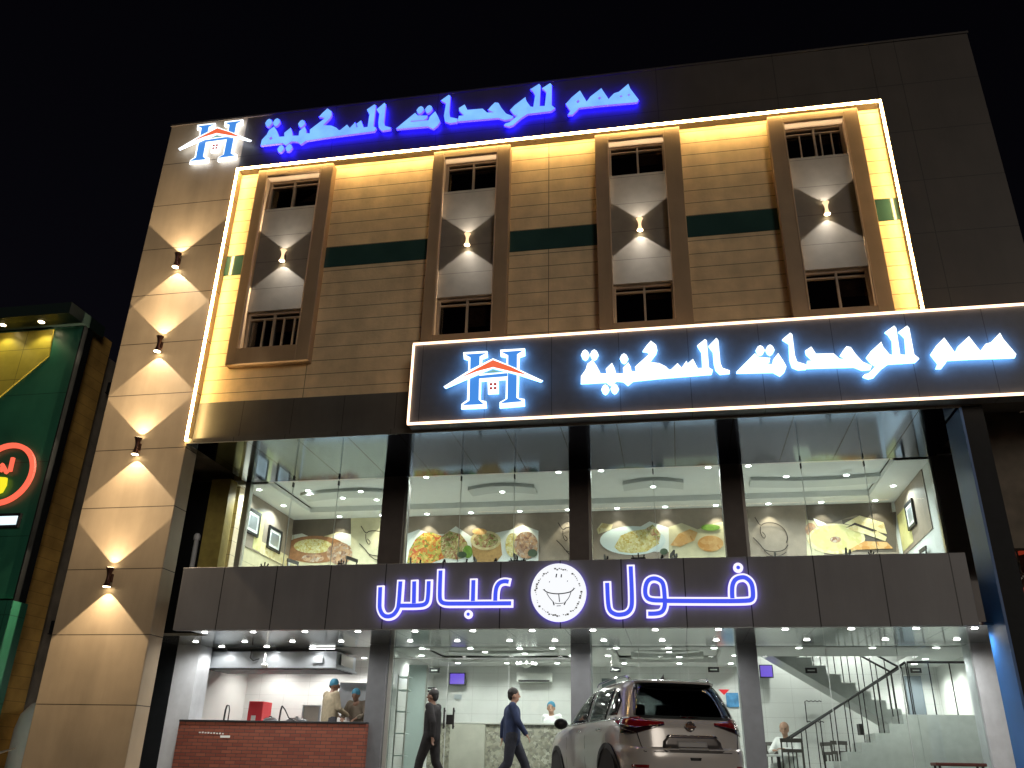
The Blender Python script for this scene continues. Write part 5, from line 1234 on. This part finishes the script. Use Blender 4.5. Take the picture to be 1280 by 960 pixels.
# inner headrests seen through glass : pale reflections come from the shop itself
sp_ = MB(); vs = []
for z, d in ((1.585, .0), (1.60, -.10), (1.625, -.11), (1.64, .02)):
    for k in range(15): x = -.60+1.2*k/14; vs.append((x, reary(x, min(z, 1.6))+d*(1-.25*abs(x/.6)**3), z))
sp_.add(vs, [(i*15+k, i*15+k+1, (i+1)*15+k+1, (i+1)*15+k) for i in range(3) for k in range(14)])
s_ = sp_.build('spoiler', PAINT, car, smooth=True).modifiers.new('solid', 'SOLIDIFY'); s_.thickness = .01
for sg in (-1, 1):
    spatch('side_window', sg, [(1.125, 2.02, 3.22), (1.30, 2.02, 2.98), (1.5, 2.02, 2.66), (1.56, 2.02, 2.5)], CGL)
    spatch('side_window', sg, [(1.125, 1.10, 1.95), (1.5, 1.02, 1.95), (1.56, 1.06, 1.95)], CGL)
    spatch('quarter_window', sg, [(1.17, .66, 1.03), (1.36, .64, .97), (1.5, .82, .96), (1.52, .9, .96)], M['winglass'])
    spatch('belt_trim', sg, [(1.105, .7, 3.3), (1.122, .7, 3.26)], CHROME, .007, 20)
    for y in (.98, 2.0, 3.05): spatch('door_seam', sg, [(.42, y-.004, y+.004), (1.10, y-.004, y+.004)], RUB, .002, 2)
    for y in (1.12, 2.12):
        mb = MB(); mb.tube([(sg*(sidex(y, .98)+.02), y, .985), (sg*(sidex(y+.1, .98)+.035), y+.1, .99), (sg*(sidex(y+.2, .98)+.02), y+.2, .985)], .016, 8); mb.build('door_handle', CHROME, car, smooth=True)
    spatch('sill_trim', sg, [(.26, .9, 3.7), (.40, .9, 3.7)], RUB, .01, 20)
    mb = MB(); mb.ball((sg*1.03, 2.98, 1.13), (.115, .06, .085), 16, 10); m_ = mb.build('mirror', M['black'], car, smooth=True)
    MB().tube([(sg*.86, 3.0, 1.10), (sg*.98, 2.99, 1.10)], .025, 8).build('mirror_stalk', RUB, m_)
    mb = MB(); mb.tube([(sg*.60, .75, 1.665), (sg*.615, .85, 1.705), (sg*.625, 1.5, 1.72), (sg*.60, 2.2, 1.70), (sg*.585, 2.32, 1.66)], .018, 8); mb.build('roof_rail', CHROME, car, smooth=True)
    # tail light : tapered lens wrapping from the tailgate round the corner
    def lens(name, m, prof_, off):
        mb = MB(); vs = []
        path = [(-1, x) for x in [.36+.05*k for k in range(11)]]+[(k/6, None) for k in range(0, 7)]
        pts2 = []
        for (kind, v) in path:
            if kind < 0: pts2.append(('r', v))
            else: pts2.append(('s', .14+.34*kind))
        N_ = len(pts2)
        for i, (kd, v) in enumerate(pts2):
            s01 = i/(N_-1); lo, hi = prof_(s01)
            for k in range(5):
                z = lo+(hi-lo)*k/4
                if kd == 'r':
                    x = min(v, cs(z)[2]*.985); y = reary(x, z); nx, ny = (0, -1) if v < .8 else (.6, -.8)
                else:
                    y = v+.02; x = sidex(y, z); nx, ny = (1, 0)
                vs.append((sg*(x+nx*off), y+ny*off, z))
        F_ = [(i*5+k, (i+1)*5+k, (i+1)*5+k+1, i*5+k+1) for i in range(N_-1) for k in range(4)]
        if sg < 0: F_ = [f[::-1] for f in F_]
        mb.add(vs, F_); o = mb.build(name, m, car, smooth=True); q = o.modifiers.new('solid', 'SOLIDIFY'); q.thickness = .012; q.offset = -1; return o
    tl = lens('tail_light', TAIL, lambda s: (1.045-.10*min(s/.5, 1)+.06*max(0, (s-.6)/.4), 1.075+.06*min(s/.6, 1)), .012)
    lens('tail_light_clear', TAILD, lambda s: (1.035-.125*min(s/.5, 1)+.10*max(0, (s-.6)/.4), 1.05-.055*min(s/.5, 1)+.06*max(0, (s-.6)/.4)), .016)
    rpatch('reflector', [(.50, sg*.62, sg*.80), (.54, sg*.62, sg*.80)] if sg > 0 else [(.50, -.80, -.62), (.54, -.80, -.62)], TAIL, .006, 4)
    rpatch('tailgate_seam', [(.70, min(sg*.665, sg*.675), max(sg*.665, sg*.675)), (1.0, min(sg*.735, sg*.745), max(sg*.735, sg*.745))], RUB, .003, 2)
    for y in (.92, 3.66):
        w_ = MB(); w_.lathe((sg*.80, y, .355), [(.26, -.11), (.345, -.1), (.355, -.05), (.355, .05), (.345, .1), (.26, .11)], 32, 'x'); w_ = w_.build('wheel', TYRE, car, smooth=True)
        q = MB(); q.lathe((sg*.905, y, .355), [(.25, -.015), (.25, .012), (.06, .02), (.05, -.015)], 24, 'x')
        q.build('rim', CHROME, w_, smooth=True)
        a_ = MB(); N_ = 24; vs = []
        for k in range(N_+1):
            th = math.pi*(k/N_*1.16-.08)
            for rr_ in (.385, .455):
                yy, zz2 = y+rr_*math.cos(th), .36+rr_*math.sin(th); vs.append((sg*(sidex(yy, max(zz2, .25))+.008), yy, zz2))
        F_ = [(k*2, k*2+1, k*2+3, k*2+2) for k in range(N_)]
        a_.add(vs, F_ if sg < 0 else [f[::-1] for f in F_]); a_ = a_.build('wheel_arch', RUB, car); q = a_.modifiers.new('solid', 'SOLIDIFY'); q.thickness = .03; q.offset = 0
        d_ = MB(); d_.lathe((sg*.88, y, .36), [(.39, -.05), (.39, .045)], 28, 'x'); d_.build('wheel_well', TYRE, car)
rpatch('plate_recess_shade', [(.70, -.38, .40), (.72, -.42, .44), (.83, -.40, .42), (.885, -.34, .36)], mat('recess_shade_paint', (.16, .15, .145), .3, metal=.5, coat=1), .004)  # flat patch; the shade of the recess is put into its dark colour
rpatch('plate_lamp_bar', [(.882, -.36, .38), (.912, -.33, .35)], CHROME, .022)
rpatch('number_plate', [(.735, -.20, .22), (.835, -.20, .22)], mat('plate_grey', (.5, .5, .5), .4), .010)
mb = MB(); mb.lathe((.0, reary(0, 1.02)-.03, 1.02), [(.062, .02), (.066, 0), (.055, -.008), (.045, -.002), (.045, .02)], 24, 'y'); mb.box(-.075, .075, reary(0, 1.02)-.042, reary(0, 1.02)-.02, 1.005, 1.03); mb.build('emblem', CHROME, car, smooth=True)
rpatch('bumper_seam', [(.694, -.66, .66), (.704, -.66, .66)], RUB, .003, 10)
rpatch('lower_bumper', [(.24, -.68, .68), (.40, -.76, .76)], RUB, .012)
rpatch('tow_cover', [(.60, -.05, .09), (.635, -.06, .10)], RUB, .004, 4)
mb = MB(); mb.hprism([(-.02, .95), (.02, .95), (.006, 1.12), (-.006, 1.12)], 1.685, 1.70); mb.add([(-.008, .96, 1.70), (.008, .96, 1.70), (.008, 1.10, 1.70), (-.008, 1.10, 1.70), (0, .95, 1.77)], [(0, 1, 4), (1, 2, 4), (2, 3, 4), (3, 0, 4)]); mb.build('antenna_fin', M['black'], car)

# bench outside the stair glass
bx0, bz = at(1166, 953, 16.2); bx1, _ = at(1229, 953, 16.2)
t = thing('bench', ((bx0+bx1)/2, 16.2, G), 'low dark red bench outside the glass below the stair landing', 'bench')
MB().box(bx0, bx1, 16.02, 16.38, bz-.05, bz).build('seat', mat('dark_red_wood', (.12, .03, .02), .5, noise=.3, nscale=9), t, bevel=.01)
for x in (bx0+.06, bx1-.06):
    for y in (16.06, 16.34): MB().tube([(x, y, G), (x, y, bz-.05)], .02, 8).build('leg', M['black'], t)
